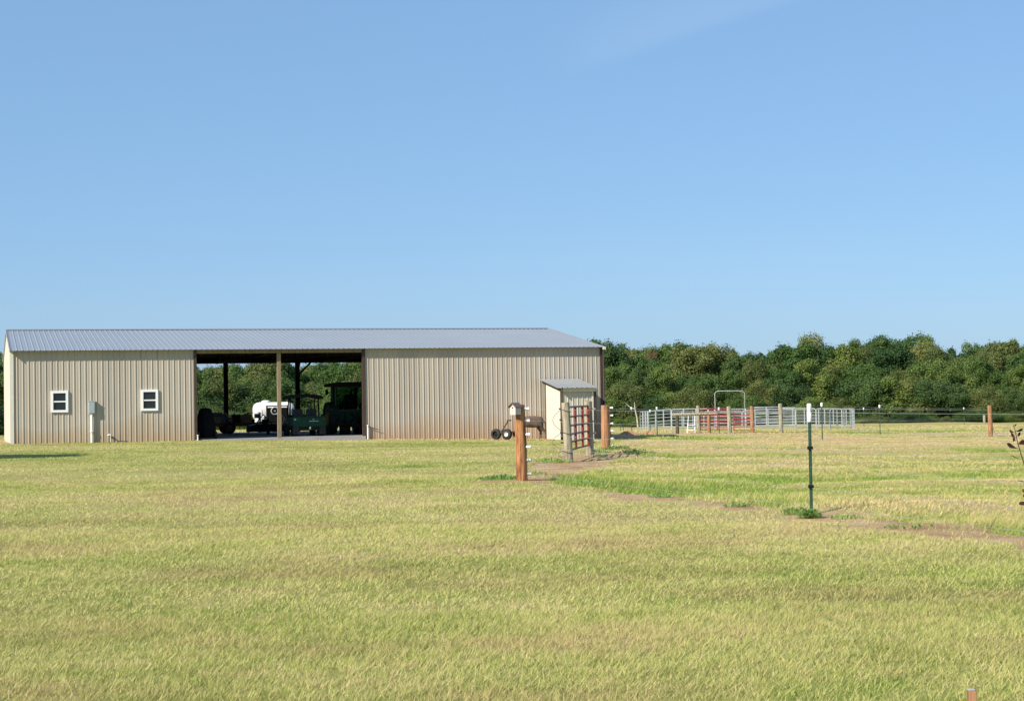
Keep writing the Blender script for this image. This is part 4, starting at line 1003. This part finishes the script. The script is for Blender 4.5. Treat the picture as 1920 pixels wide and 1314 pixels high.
# dirt heap and bucket right of barn
x, y = b2w(28.2, 1.2)
bk = thing('feed_bucket', (xat(1139,80), 80, H(xat(1139,80),80)+.35), 'dark bucket on a stump behind the stout orange post', 'bucket')
mb = MB(); mb.lathe([(0,0),(.13,0),(.17,.3),(.16,.3),(.12,.02)], 'z', 16); mb.build('pail', 'black_metal', bk)
mb = MB(); mb.lathe([(.17,-.5),(.16,0),(0,.0)], 'z', 14); mb.build('stump', 'bark', bk)
for px, Y, s_, lab in ((1176,93,.5,'small heap of red soil beside the shaded ground right of the barn'),(1217,95,.42,'small heap of red soil left of the hitching rail')):
    x = xat(px,Y); vs = []; fs = []
    for i in range(9):
        for k in range(20):
            r_ = s_*i/8*(1+.2*math.sin(3*2*PI*k/20+px)); a = 2*PI*k/20; vs.append((r_*1.7*math.cos(a), r_*math.sin(a), .30*s_*(math.cos(min(1,i/8)*PI)+1)/1-.03+.02*random.random()))
    for i in range(8):
        for k in range(20): fs.append((i*20+k, i*20+(k+1)%20, (i+1)*20+(k+1)%20, (i+1)*20+k))
    mb = MB(); mb.add(vs, fs, True); o = mb.build('soil_heap', 'soil', None, (x, Y, H(x,Y))); tag(o, lab, 'soil heap', 'soil heaps')

# ---------------------------------------------------------------- trees
def leaves(P, N, size, rs):
    n = len(P); up = rs.normal(size=(n,3)); N = N+rs.normal(size=(n,3))*.55; N /= np.linalg.norm(N,axis=1)[:,None]
    T = np.cross(N, up); T /= np.linalg.norm(T,axis=1)[:,None]; B = np.cross(N, T)
    s = (size*(.6+.8*rs.rand(n)))[:,None]*.5
    q = np.stack([P-T*s*.9-B*s*.25, P+B*s*.85-T*s*.1, P+T*s*.95+B*s*.2, P-B*s*.8+T*s*.15],1)
    return q.reshape(-1,3)
def crown(seed, rx, zc, rz, nlobe, nleaf, size, mat, low=-.55, lobr=(.17,.34), pointy=0):
    rs = np.random.RandomState(seed); C = []; Rl = []
    C.append((0,0,zc)); Rl.append(rx*.55)
    while len(C) < nlobe:
        d = rs.normal(size=3); d /= np.linalg.norm(d)
        if d[2] < low: continue
        k = .5+.42*rs.rand()**.7; f = 1-pointy*max(0,d[2])*.55
        c = (d[0]*rx*k*f, d[1]*rx*k*f, zc+d[2]*rz*k); C.append(c); Rl.append(rx*(lobr[0]+(lobr[1]-lobr[0])*rs.rand())*(1-pointy*.3*max(0,d[2])))
    C = np.array(C); Rl = np.array(Rl); w = Rl**2/np.sum(Rl**2); li = rs.choice(len(C), nleaf, p=w)
    d = rs.normal(size=(nleaf,3)); d /= np.linalg.norm(d,axis=1)[:,None]
    d[:,2] = np.where((d[:,2]<-.3)&(rs.rand(nleaf)<.6), -d[:,2], d[:,2])
    rr = Rl[li]*(.5+.6*rs.rand(nleaf)**.8+(rs.rand(nleaf)<.22)*.45*rs.rand(nleaf))
    P = C[li]+d*rr[:,None]*np.array([1,1,1.12])
    q = leaves(P, d, size*np.ones(nleaf), rs)
    rn = np.clip(rs.rand(nleaf)*.35+rs.rand(len(C))[li]*.4+.25*vnoise(P[:,0]*1.0+P[:,2]*.3+seed, P[:,1]*.6+P[:,2], .7), 0, 1)
    return meshnp('crown', q, 4, mat, {'rnd': np.repeat(rn, 4)})
def trunkmesh(seed, h, r, spread, mat='bark'):
    rs = random.Random(seed); mb = MB()
    mb.tube([(0,0,-.4),(0.05,0,h*.3),(rs.uniform(-.2,.2),rs.uniform(-.2,.2),h*.65),(rs.uniform(-.4,.4),rs.uniform(-.4,.4),h*.88)], [r*1.25,r,r*.6,r*.18], 8)
    for k in range(6):
        a = k*1.05+rs.random(); z = h*(.28+.08*k)
        e = Vector((math.cos(a)*spread*rs.uniform(.55,.85), math.sin(a)*spread*rs.uniform(.55,.85), z+spread*rs.uniform(.3,.7)))
        mb.tube([(0,0,z), e*.5+Vector((0,0,z*.55)), e], [r*.45,r*.28,r*.08], 6)
    me = bpy.data.meshes.new('trunk'); me.from_pydata(mb.v, [], mb.f); me.polygons.foreach_set('use_smooth', mb.sm); me.materials.append(M[mat]); me.update()
    return me
KINDS = {}
def kind(name, mats, rx, zc, rz, nlobe, nleaf, size, low, pointy=0, variants=2, th=10, tr_=.22):
    KINDS[name] = [(crown(hash(name) % 1 + 100*len(KINDS)+i, rx, zc, rz, nlobe, nleaf, size, mats[i % len(mats)], low, pointy=pointy), trunkmesh(len(KINDS)*10+i, th*.8, tr_, rx*.8)) for i in range(variants)]
kind('tall',  ['leaf_green','leaf_dark','leaf_olive'], 3.4, 6.1, 3.9, 46, 32000, .20, -.6, variants=3)
kind('point', ['leaf_green','leaf_dark'], 2.6, 5.6, 4.4, 40, 24000, .20, -.7, pointy=.8, variants=2)
kind('full',  ['leaf_olive','leaf_green','leaf_yellow'], 3.8, 4.9, 5.0, 60, 38000, .20, -.95, variants=3)
kind('bush',  ['leaf_yellow','leaf_olive','leaf_dark'], 4.4, 3.6, 4.6, 56, 34000, .20, -.9, variants=3)
def tree(kd, var, px, ytop, Y, name, label, cat='tree', wide=1.0, group=None, matov=None):
    x = xat(px, Y); z = H(x, Y); top = at(px, ytop, Y).z; h = top-z
    cm, tm = KINDS[kd][var % len(KINDS[kd])]
    base = {'tall':10.0,'point':10.0,'full':9.9,'bush':8.2}[kd]; s = h/base
    t = thing(name, (x, Y, z-(.7 if kd == 'bush' else 0)), label, cat, group, rz=random.random()*6.28); wide = wide*.82 if kd != 'bush' else wide
    t.scale = (s*wide, s*wide, s)
    c = link('crown', cm, t)
    if matov: cm2 = cm.copy(); cm2.materials[0] = M[matov]; c.data = cm2
    link('trunk', tm, t)
    return t
LM = [  # landmark columns and wording
 (1113,'just past the right corner of the barn roof'),(1150,'above the stout orange post by the gate'),(1192,'above the nearest capped post past the barn'),(1236,'above the curved left end of the round pen'),
 (1283,'above the hitching rail'),(1330,'above the long red corral gate'),(1374,'right behind the tall pen arch'),(1420,'above the silver corral gate'),(1468,'above the last corral post'),
 (1516,'above the nearest green steel post'),(1562,'above the right half of the round pen'),(1606,'above the right end of the round pen'),(1652,'above the capped post right of the pen'),
 (1700,'just right of the pasture steel post'),(1745,'midway between the pasture steel post and the lone field post'),(1790,'above the tiny farthest steel post'),(1836,'just left of the lone field post'),(1880,'just right of the lone field post'),(1925,'at the right edge above the dark sapling')]
skyp = np.array([(1090,640),(1120,636),(1180,640),(1215,645),(1235,652),(1260,646),(1292,636),(1330,645),(1390,640),(1440,640),(1470,640),(1490,632),(1530,634),(1580,636),(1600,632),(1640,628),(1670,627),(1700,627),(1745,628),(1790,632),(1830,635),(1870,637),(1890,645),(1910,630),(1990,630)])
sky_top = lambda px: float(np.interp(px, skyp[:,0], skyp[:,1]))
rk = random.Random(3)
for i, (px, wd) in enumerate(LM):
    j = rk.uniform(-6,6)
    tree(['tall','tall','full','point'][rk.randrange(4)] if i else 'tall', i, px+j, sky_top(px+j)+rk.uniform(-7,11), rk.uniform(272,290), 'woodland_tree', 'tall skyline tree '+wd, wide=1.0*rk.uniform(.75,1.3), group='trees on the skyline')
for i, (px, wd) in enumerate(LM):
    j = rk.uniform(-8,8)+22
    tree(['tall','full','tall','point'][rk.randrange(4)], i+1, px+j, sky_top(px+j)+rk.uniform(8,34), rk.uniform(254,266), 'woodland_tree', 'upper middle tree, '+wd, wide=1.2*rk.uniform(.9,1.2), group='trees in the middle of the wood')
for i, (px, wd) in enumerate(LM):
    j = rk.uniform(-10,10)
    tree(['full','full','tall'][rk.randrange(3)], i+2, px+j, sky_top(px+j)+rk.uniform(36,72), rk.uniform(238,250), 'woodland_tree', 'lower middle tree, '+wd, wide=1.25*rk.uniform(.9,1.2), group='trees in the middle of the wood')
for i, (px, wd) in enumerate(LM):
    j = rk.uniform(-10,10)+18
    tree('bush', i, px+j, sky_top(px+j)+rk.uniform(66,108), rk.uniform(224,232), 'shrubby_tree', 'low bushy tree, '+wd, wide=1.15*rk.uniform(.85,1.25), group='bushy trees along the field edge')
for i, (px, wd) in enumerate(LM):
    j = rk.uniform(-12,12)-6
    tree('bush', i+1, px+j, rk.uniform(757,776), rk.uniform(217,221), 'shrub', 'small shrub, '+wd, 'shrub', wide=2.3*rk.uniform(.8,1.2), group='shrubs at the foot of the wood')
tree('full', 0, 1226, 662, 268, 'woodland_tree', 'rusty brown foliaged tree left of the pen among the green ones', wide=.45, matov='leaf_rusty')
# dead pale trunk at woods edge
x = xat(1192,215); dt = thing('dead_tree', (x, 215, H(x,215)), 'pale bare dead trunk leaning at the wood edge past the barn', 'dead tree')
mb = MB(); mb.tube([(.3,0,-.3),(.2,0,1.2),(-.05,0,2.4),(-.1,0,3.3)], [.12,.10,.07,.03], 8); mb.tube([(-.05,0,2.4),(-.6,.2,2.6),(-1.4,.2,3.3)], [.05,.05,.02], 6); mb.build('trunk', 'bark_pale', dt)
# trees seen through and beside the barn
LB = [(345,'behind the left jamb of the open bay'),(382,'above the covered machine'),(404,'above the crate on the flatbed'),(432,'just right of the dark rear barn post'),(462,'between the rear post and the white tank'),(492,'above the left end of the white tank'),
      (522,'behind the tan front post'),(548,'just left of the second dark rear post'),(580,'above the canopy of the utility vehicle'),(612,'between the utility vehicle and the tractor cab'),(645,'above the tractor cab'),(680,'against the right jamb of the open bay')]
for i, (px, wd) in enumerate(LB):
    tree(['tall','full','tall'][i % 3], i, px+rk.uniform(-5,5), [678,682,684,688,678,674,672,676,684,676,673,672][i]+rk.uniform(-2,3), rk.uniform(205,215), 'woodland_tree', 'taller far tree through the bay, '+wd, wide=1.25, group='trees seen through the bay')
    tree(['full','bush','full'][i % 3], i+1, px+12+rk.uniform(-5,5), rk.uniform(702,722), rk.uniform(184,192), 'woodland_tree', 'nearer tree through the bay, '+wd, wide=1.25*rk.uniform(.9,1.15), group='trees seen through the bay')
    tree('bush', i+2, px-8+rk.uniform(-5,5), rk.uniform(746,764), rk.uniform(168,173), 'shrub', 'shrub through the bay, '+wd, 'shrub', wide=1.8*rk.uniform(.8,1.2), group='shrubs seen through the bay')
tree('full', 1, -14, 652, 190, 'woodland_tree', 'dark tree at the left edge beyond the barn gable', wide=1.2)
tree('tall', 1, -4, 676, 170, 'woodland_tree', 'lower tree at the left edge in front of the taller one', wide=1.2)
tree('bush', 2, 0, 745, 150, 'shrub', 'dark shrub at the left edge beyond the barn gable', 'shrub', wide=1.7)
# a cedar standing outside the frame on the left, it throws the pointed shadow on the lawn
x, y = -20.6, 49.9
t = thing('cedar', (x, y, H(x,y)), 'small conical cedar left of the lawn', 'tree'); t.scale = (.75,.75,.60)
link('crown', KINDS['point'][1][0], t); link('trunk', KINDS['point'][1][1], t)
# deep wood behind everything: one leafy mass
rs = np.random.RandomState(77); n = 60000
X = rs.uniform(-75, 125, n); base = terr(X, np.full(n, 296.)); 
hgt = 8.2+3*vnoise(X, X*0, 7)+1.2*vnoise(X, X*0+40, 2.5); hgt = np.where(X < 5, hgt*.72, hgt)
f = rs.rand(n)**.7; Z = base+hgt*f; Yd = 296+8*rs.rand(n)+2*vnoise(X, Z, 3)
N = np.stack([rs.normal(size=n)*.5, -np.ones(n), rs.normal(size=n)*.5+.5],1)
me = meshnp('distant_wood', leaves(np.stack([X,Yd,Z],1), N, .8*np.ones(n), rs), 4, 'leaf_dark', {'rnd': np.repeat(np.clip(rs.rand(n)*.6+.4*vnoise(X,Z,2),0,1), 4)})
o = link('distant_wood', me); tag(o, 'deep green wood standing behind the separate trees', 'wood', kind='stuff')

# ---------------------------------------------------------------- dark leaved sapling at right edge
Ys = 9.0; xs_ = xat(1952, Ys); sp = thing('sapling', (xs_, Ys, H(xs_,Ys)), 'sapling with dark red brown leaves reaching in at the right edge', 'sapling')
S = F/Ys; zg = H(xs_,Ys)
def lp(px, py, dy=0): p = at(px, py, Ys+dy); return Vector((p.x-xs_, p.y-Ys, p.z-zg))
mb = MB()
mb.tube([(0,0,-.05),lp(1950,1050),lp(1938,960),lp(1924,880),lp(1914,850),lp(1908,830),lp(1903,805),lp(1899,795)], [.010,.008,.006,.004,.003,.0025,.002,.001], 6)
mb.tube([(0.02,0,.02),lp(1965,1000,.1),lp(1950,930,.1),lp(1935,900,.08),lp(1928,860,.08),lp(1926,815,.08)], [.009,.007,.005,.004,.003,.001], 6)
mb.tube([(0,0.02,.05),lp(1975,1100,-.1),lp(1985,960,-.1),lp(1980,850,-.1),lp(1978,790,-.1)], [.009,.007,.005,.003,.001], 6)
mb.build('stem', 'trim_brown', sp)
def leaf(mb, base, tip, w, roll=0):
    b, t = Vector(base), Vector(tip); d = t-b; L = d.length; d.normalize(); side = d.cross(Vector((0,-1,.3))).normalized(); nrm = d.cross(side)
    side = side*math.cos(roll)+nrm*math.sin(roll); pts = []
    for f, ww in ((0,.04),(.25,.3),(.5,.75),(.72,1),(.9,.7),(1,.05)):
        c = b+d*L*f-Vector((0,0,1))*.004*math.sin(PI*f); pts.append((c-side*w*ww/2, c+nrm*.003, c+side*w*ww/2))
    vs = [p for tr3 in pts for p in tr3]; fs = []
    for i in range(5): fs += [(3*i,3*i+1,3*i+4,3*i+3),(3*i+1,3*i+2,3*i+5,3*i+4)]
    mb.add(vs, fs, True)
LV = [((1909,841),(1888,831),9,.3),((1914,860),(1896,853),6,.9),((1908,832),(1921,826),9,.4),((1905,822),(1896,812),8,.5),((1902,810),(1893,807),7,.3),((1903,808),(1918,804),6,.9),((1905,825),(1899,822),8,.2),
      ((1907,818),(1913,810),7,.8),((1900,798),(1906,795),3,.2),((1926,902),(1908,900),5,1.0),((1930,915),(1917,921),10,.3),((1935,925),(1918,930),10,.4),((1936,938),(1910,944),9,.5),((1925,880),(1936,868),9,.4),
      ((1926,862),(1938,850),9,.4),((1927,840),(1919,826),8,.6),((1942,960),(1925,968),9,.4),((1945,990),(1962,975),10,.5),((1950,1040),(1930,1030),9,.7),((1978,850),(1962,842),10,.5),((1979,870),(1996,860),10,.5),((1983,900),(1966,905),10,.5),((1985,940),(2002,930),10,.3),((1978,820),(1990,808),9,.5),((1978,800),(1968,788),9,.5)]
for (b, tp_, w, ro) in LV:
    mb = MB(); leaf(mb, lp(*b), lp(*tp_), w/S*1.1, ro); o = mb.build('leaf', 'leaf_red', sp)
    at2 = o.data.attributes.new('rnd','FLOAT','POINT'); at2.data.foreach_set('value', np.full(len(o.data.vertices), random.random(), np.float32))

# ---------------------------------------------------------------- sky, sun, camera
SEL, BETA = rad(34), rad(42)
tosun = Vector((-math.cos(BETA)*math.cos(SEL), -math.sin(BETA)*math.cos(SEL), math.sin(SEL)))
w = bpy.data.worlds.new('World'); scene.world = w; w.use_nodes = True
nt = w.node_tree; bg = nt.nodes['Background']; sk = nt.nodes.new('ShaderNodeTexSky'); sk.sky_type = 'NISHITA'; sk.sun_disc = False
sk.sun_elevation = SEL; sk.sun_rotation = math.atan2(tosun.x, tosun.y); sk.air_density = 0.9; sk.dust_density = 1.0; sk.ozone_density = 5; sk.altitude = 500
# faint high cirrus streak
tc = nt.nodes.new('ShaderNodeTexCoord'); mp = nt.nodes.new('ShaderNodeMapping'); mp.inputs['Rotation'].default_value = (0, rad(28), 0); mp.inputs['Scale'].default_value = (1.3,1,9)
nt.links.new(tc.outputs['Generated'], mp.inputs[0]); nz = nt.nodes.new('ShaderNodeTexNoise'); nz.inputs['Scale'].default_value = 1.6; nz.inputs['Detail'].default_value = 4; nt.links.new(mp.outputs[0], nz.inputs['Vector'])
def dirn(px, py): return (FW + CR*((px-960)/F) - CU*((py-657)/F)).normalized()
da, db = dirn(1180,120), dirn(1530,0); nn = da.cross(db).normalized(); dm = dirn(1400,20)
if nn.dot(dirn(1200,0)) < 0: nn = -nn
def dotc(v):
    q_ = nt.nodes.new('ShaderNodeVectorMath'); q_.operation = 'DOT_PRODUCT'; nt.links.new(tc.outputs['Generated'], q_.inputs[0]); q_.inputs[1].default_value = v; return q_.outputs['Value']
def mrange(src, a, b, c, d):
    q_ = nt.nodes.new('ShaderNodeMapRange'); q_.interpolation_type = 'SMOOTHSTEP'; nt.links.new(src, q_.inputs[0])
    for i_, v_ in enumerate((a, b, c, d)): q_.inputs[i_+1].default_value = v_
    return q_.outputs[0]
sd = mathn(nt, 'MULTIPLY_ADD', nz.outputs[0], .016, dotc(nn)); sd = mathn(nt, 'SUBTRACT', sd, .008)
w1 = mathn(nt, 'MULTIPLY', mrange(sd, -.002, .010, 0, 1), mrange(sd, .010, .055, 1, 0))
w1 = mathn(nt, 'MULTIPLY', w1, mrange(dotc(dm), math.cos(rad(7.5)), math.cos(rad(1.5)), 0, .13))
w2 = mrange(nz.outputs[0], .5, .85, 0, .08)
mr = nt.nodes.new('ShaderNodeMath'); mr.operation = 'MAXIMUM'; nt.links.new(w1, mr.inputs[0]); nt.links.new(w2, mr.inputs[1])
mxs = nt.nodes.new('ShaderNodeMix'); mxs.data_type = 'RGBA'; nt.links.new(mr.outputs[0], mxs.inputs[0]); nt.links.new(sk.outputs[0], mxs.inputs[6]); mxs.inputs[7].default_value = (6.5,7.2,8.0,1)
mx2 = nt.nodes.new('ShaderNodeMix'); mx2.data_type = 'RGBA'; mx2.inputs[0].default_value = .40; nt.links.new(mxs.outputs[2], mx2.inputs[6]); mx2.inputs[7].default_value = (3.6,6.55,10.4,1)
nt.links.new(mx2.outputs[2], bg.inputs[0]); bg.inputs[1].default_value = .076
sl = bpy.data.lights.new('sun', 'SUN'); sl.energy = 5.0; sl.angle = rad(.53); sl.color = (1,.93,.82)
so = bpy.data.objects.new('sun', sl); COL.objects.link(so); so.rotation_euler = tosun.to_track_quat('Z','Y').to_euler(); so.location = (0,0,60)
cd = bpy.data.cameras.new('camera'); cam = bpy.data.objects.new('camera', cd); COL.objects.link(cam)
cd.sensor_width = 36; cd.lens = 36*F/1920; cd.clip_start = .1; cd.clip_end = 8000
mw = Matrix.Identity(4)
for i in range(3): mw[i][0] = CR[i]; mw[i][1] = CU[i]; mw[i][2] = -FW[i]; mw[i][3] = CAM[i]
cam.matrix_world = mw; scene.camera = cam
scene.view_settings.view_transform = 'Standard'; scene.view_settings.look = 'None'; scene.view_settings.exposure = .5; scene.view_settings.gamma = 1
scene.render.engine = 'CYCLES'
scene.cycles.max_bounces = 6; scene.cycles.transparent_max_bounces = 6
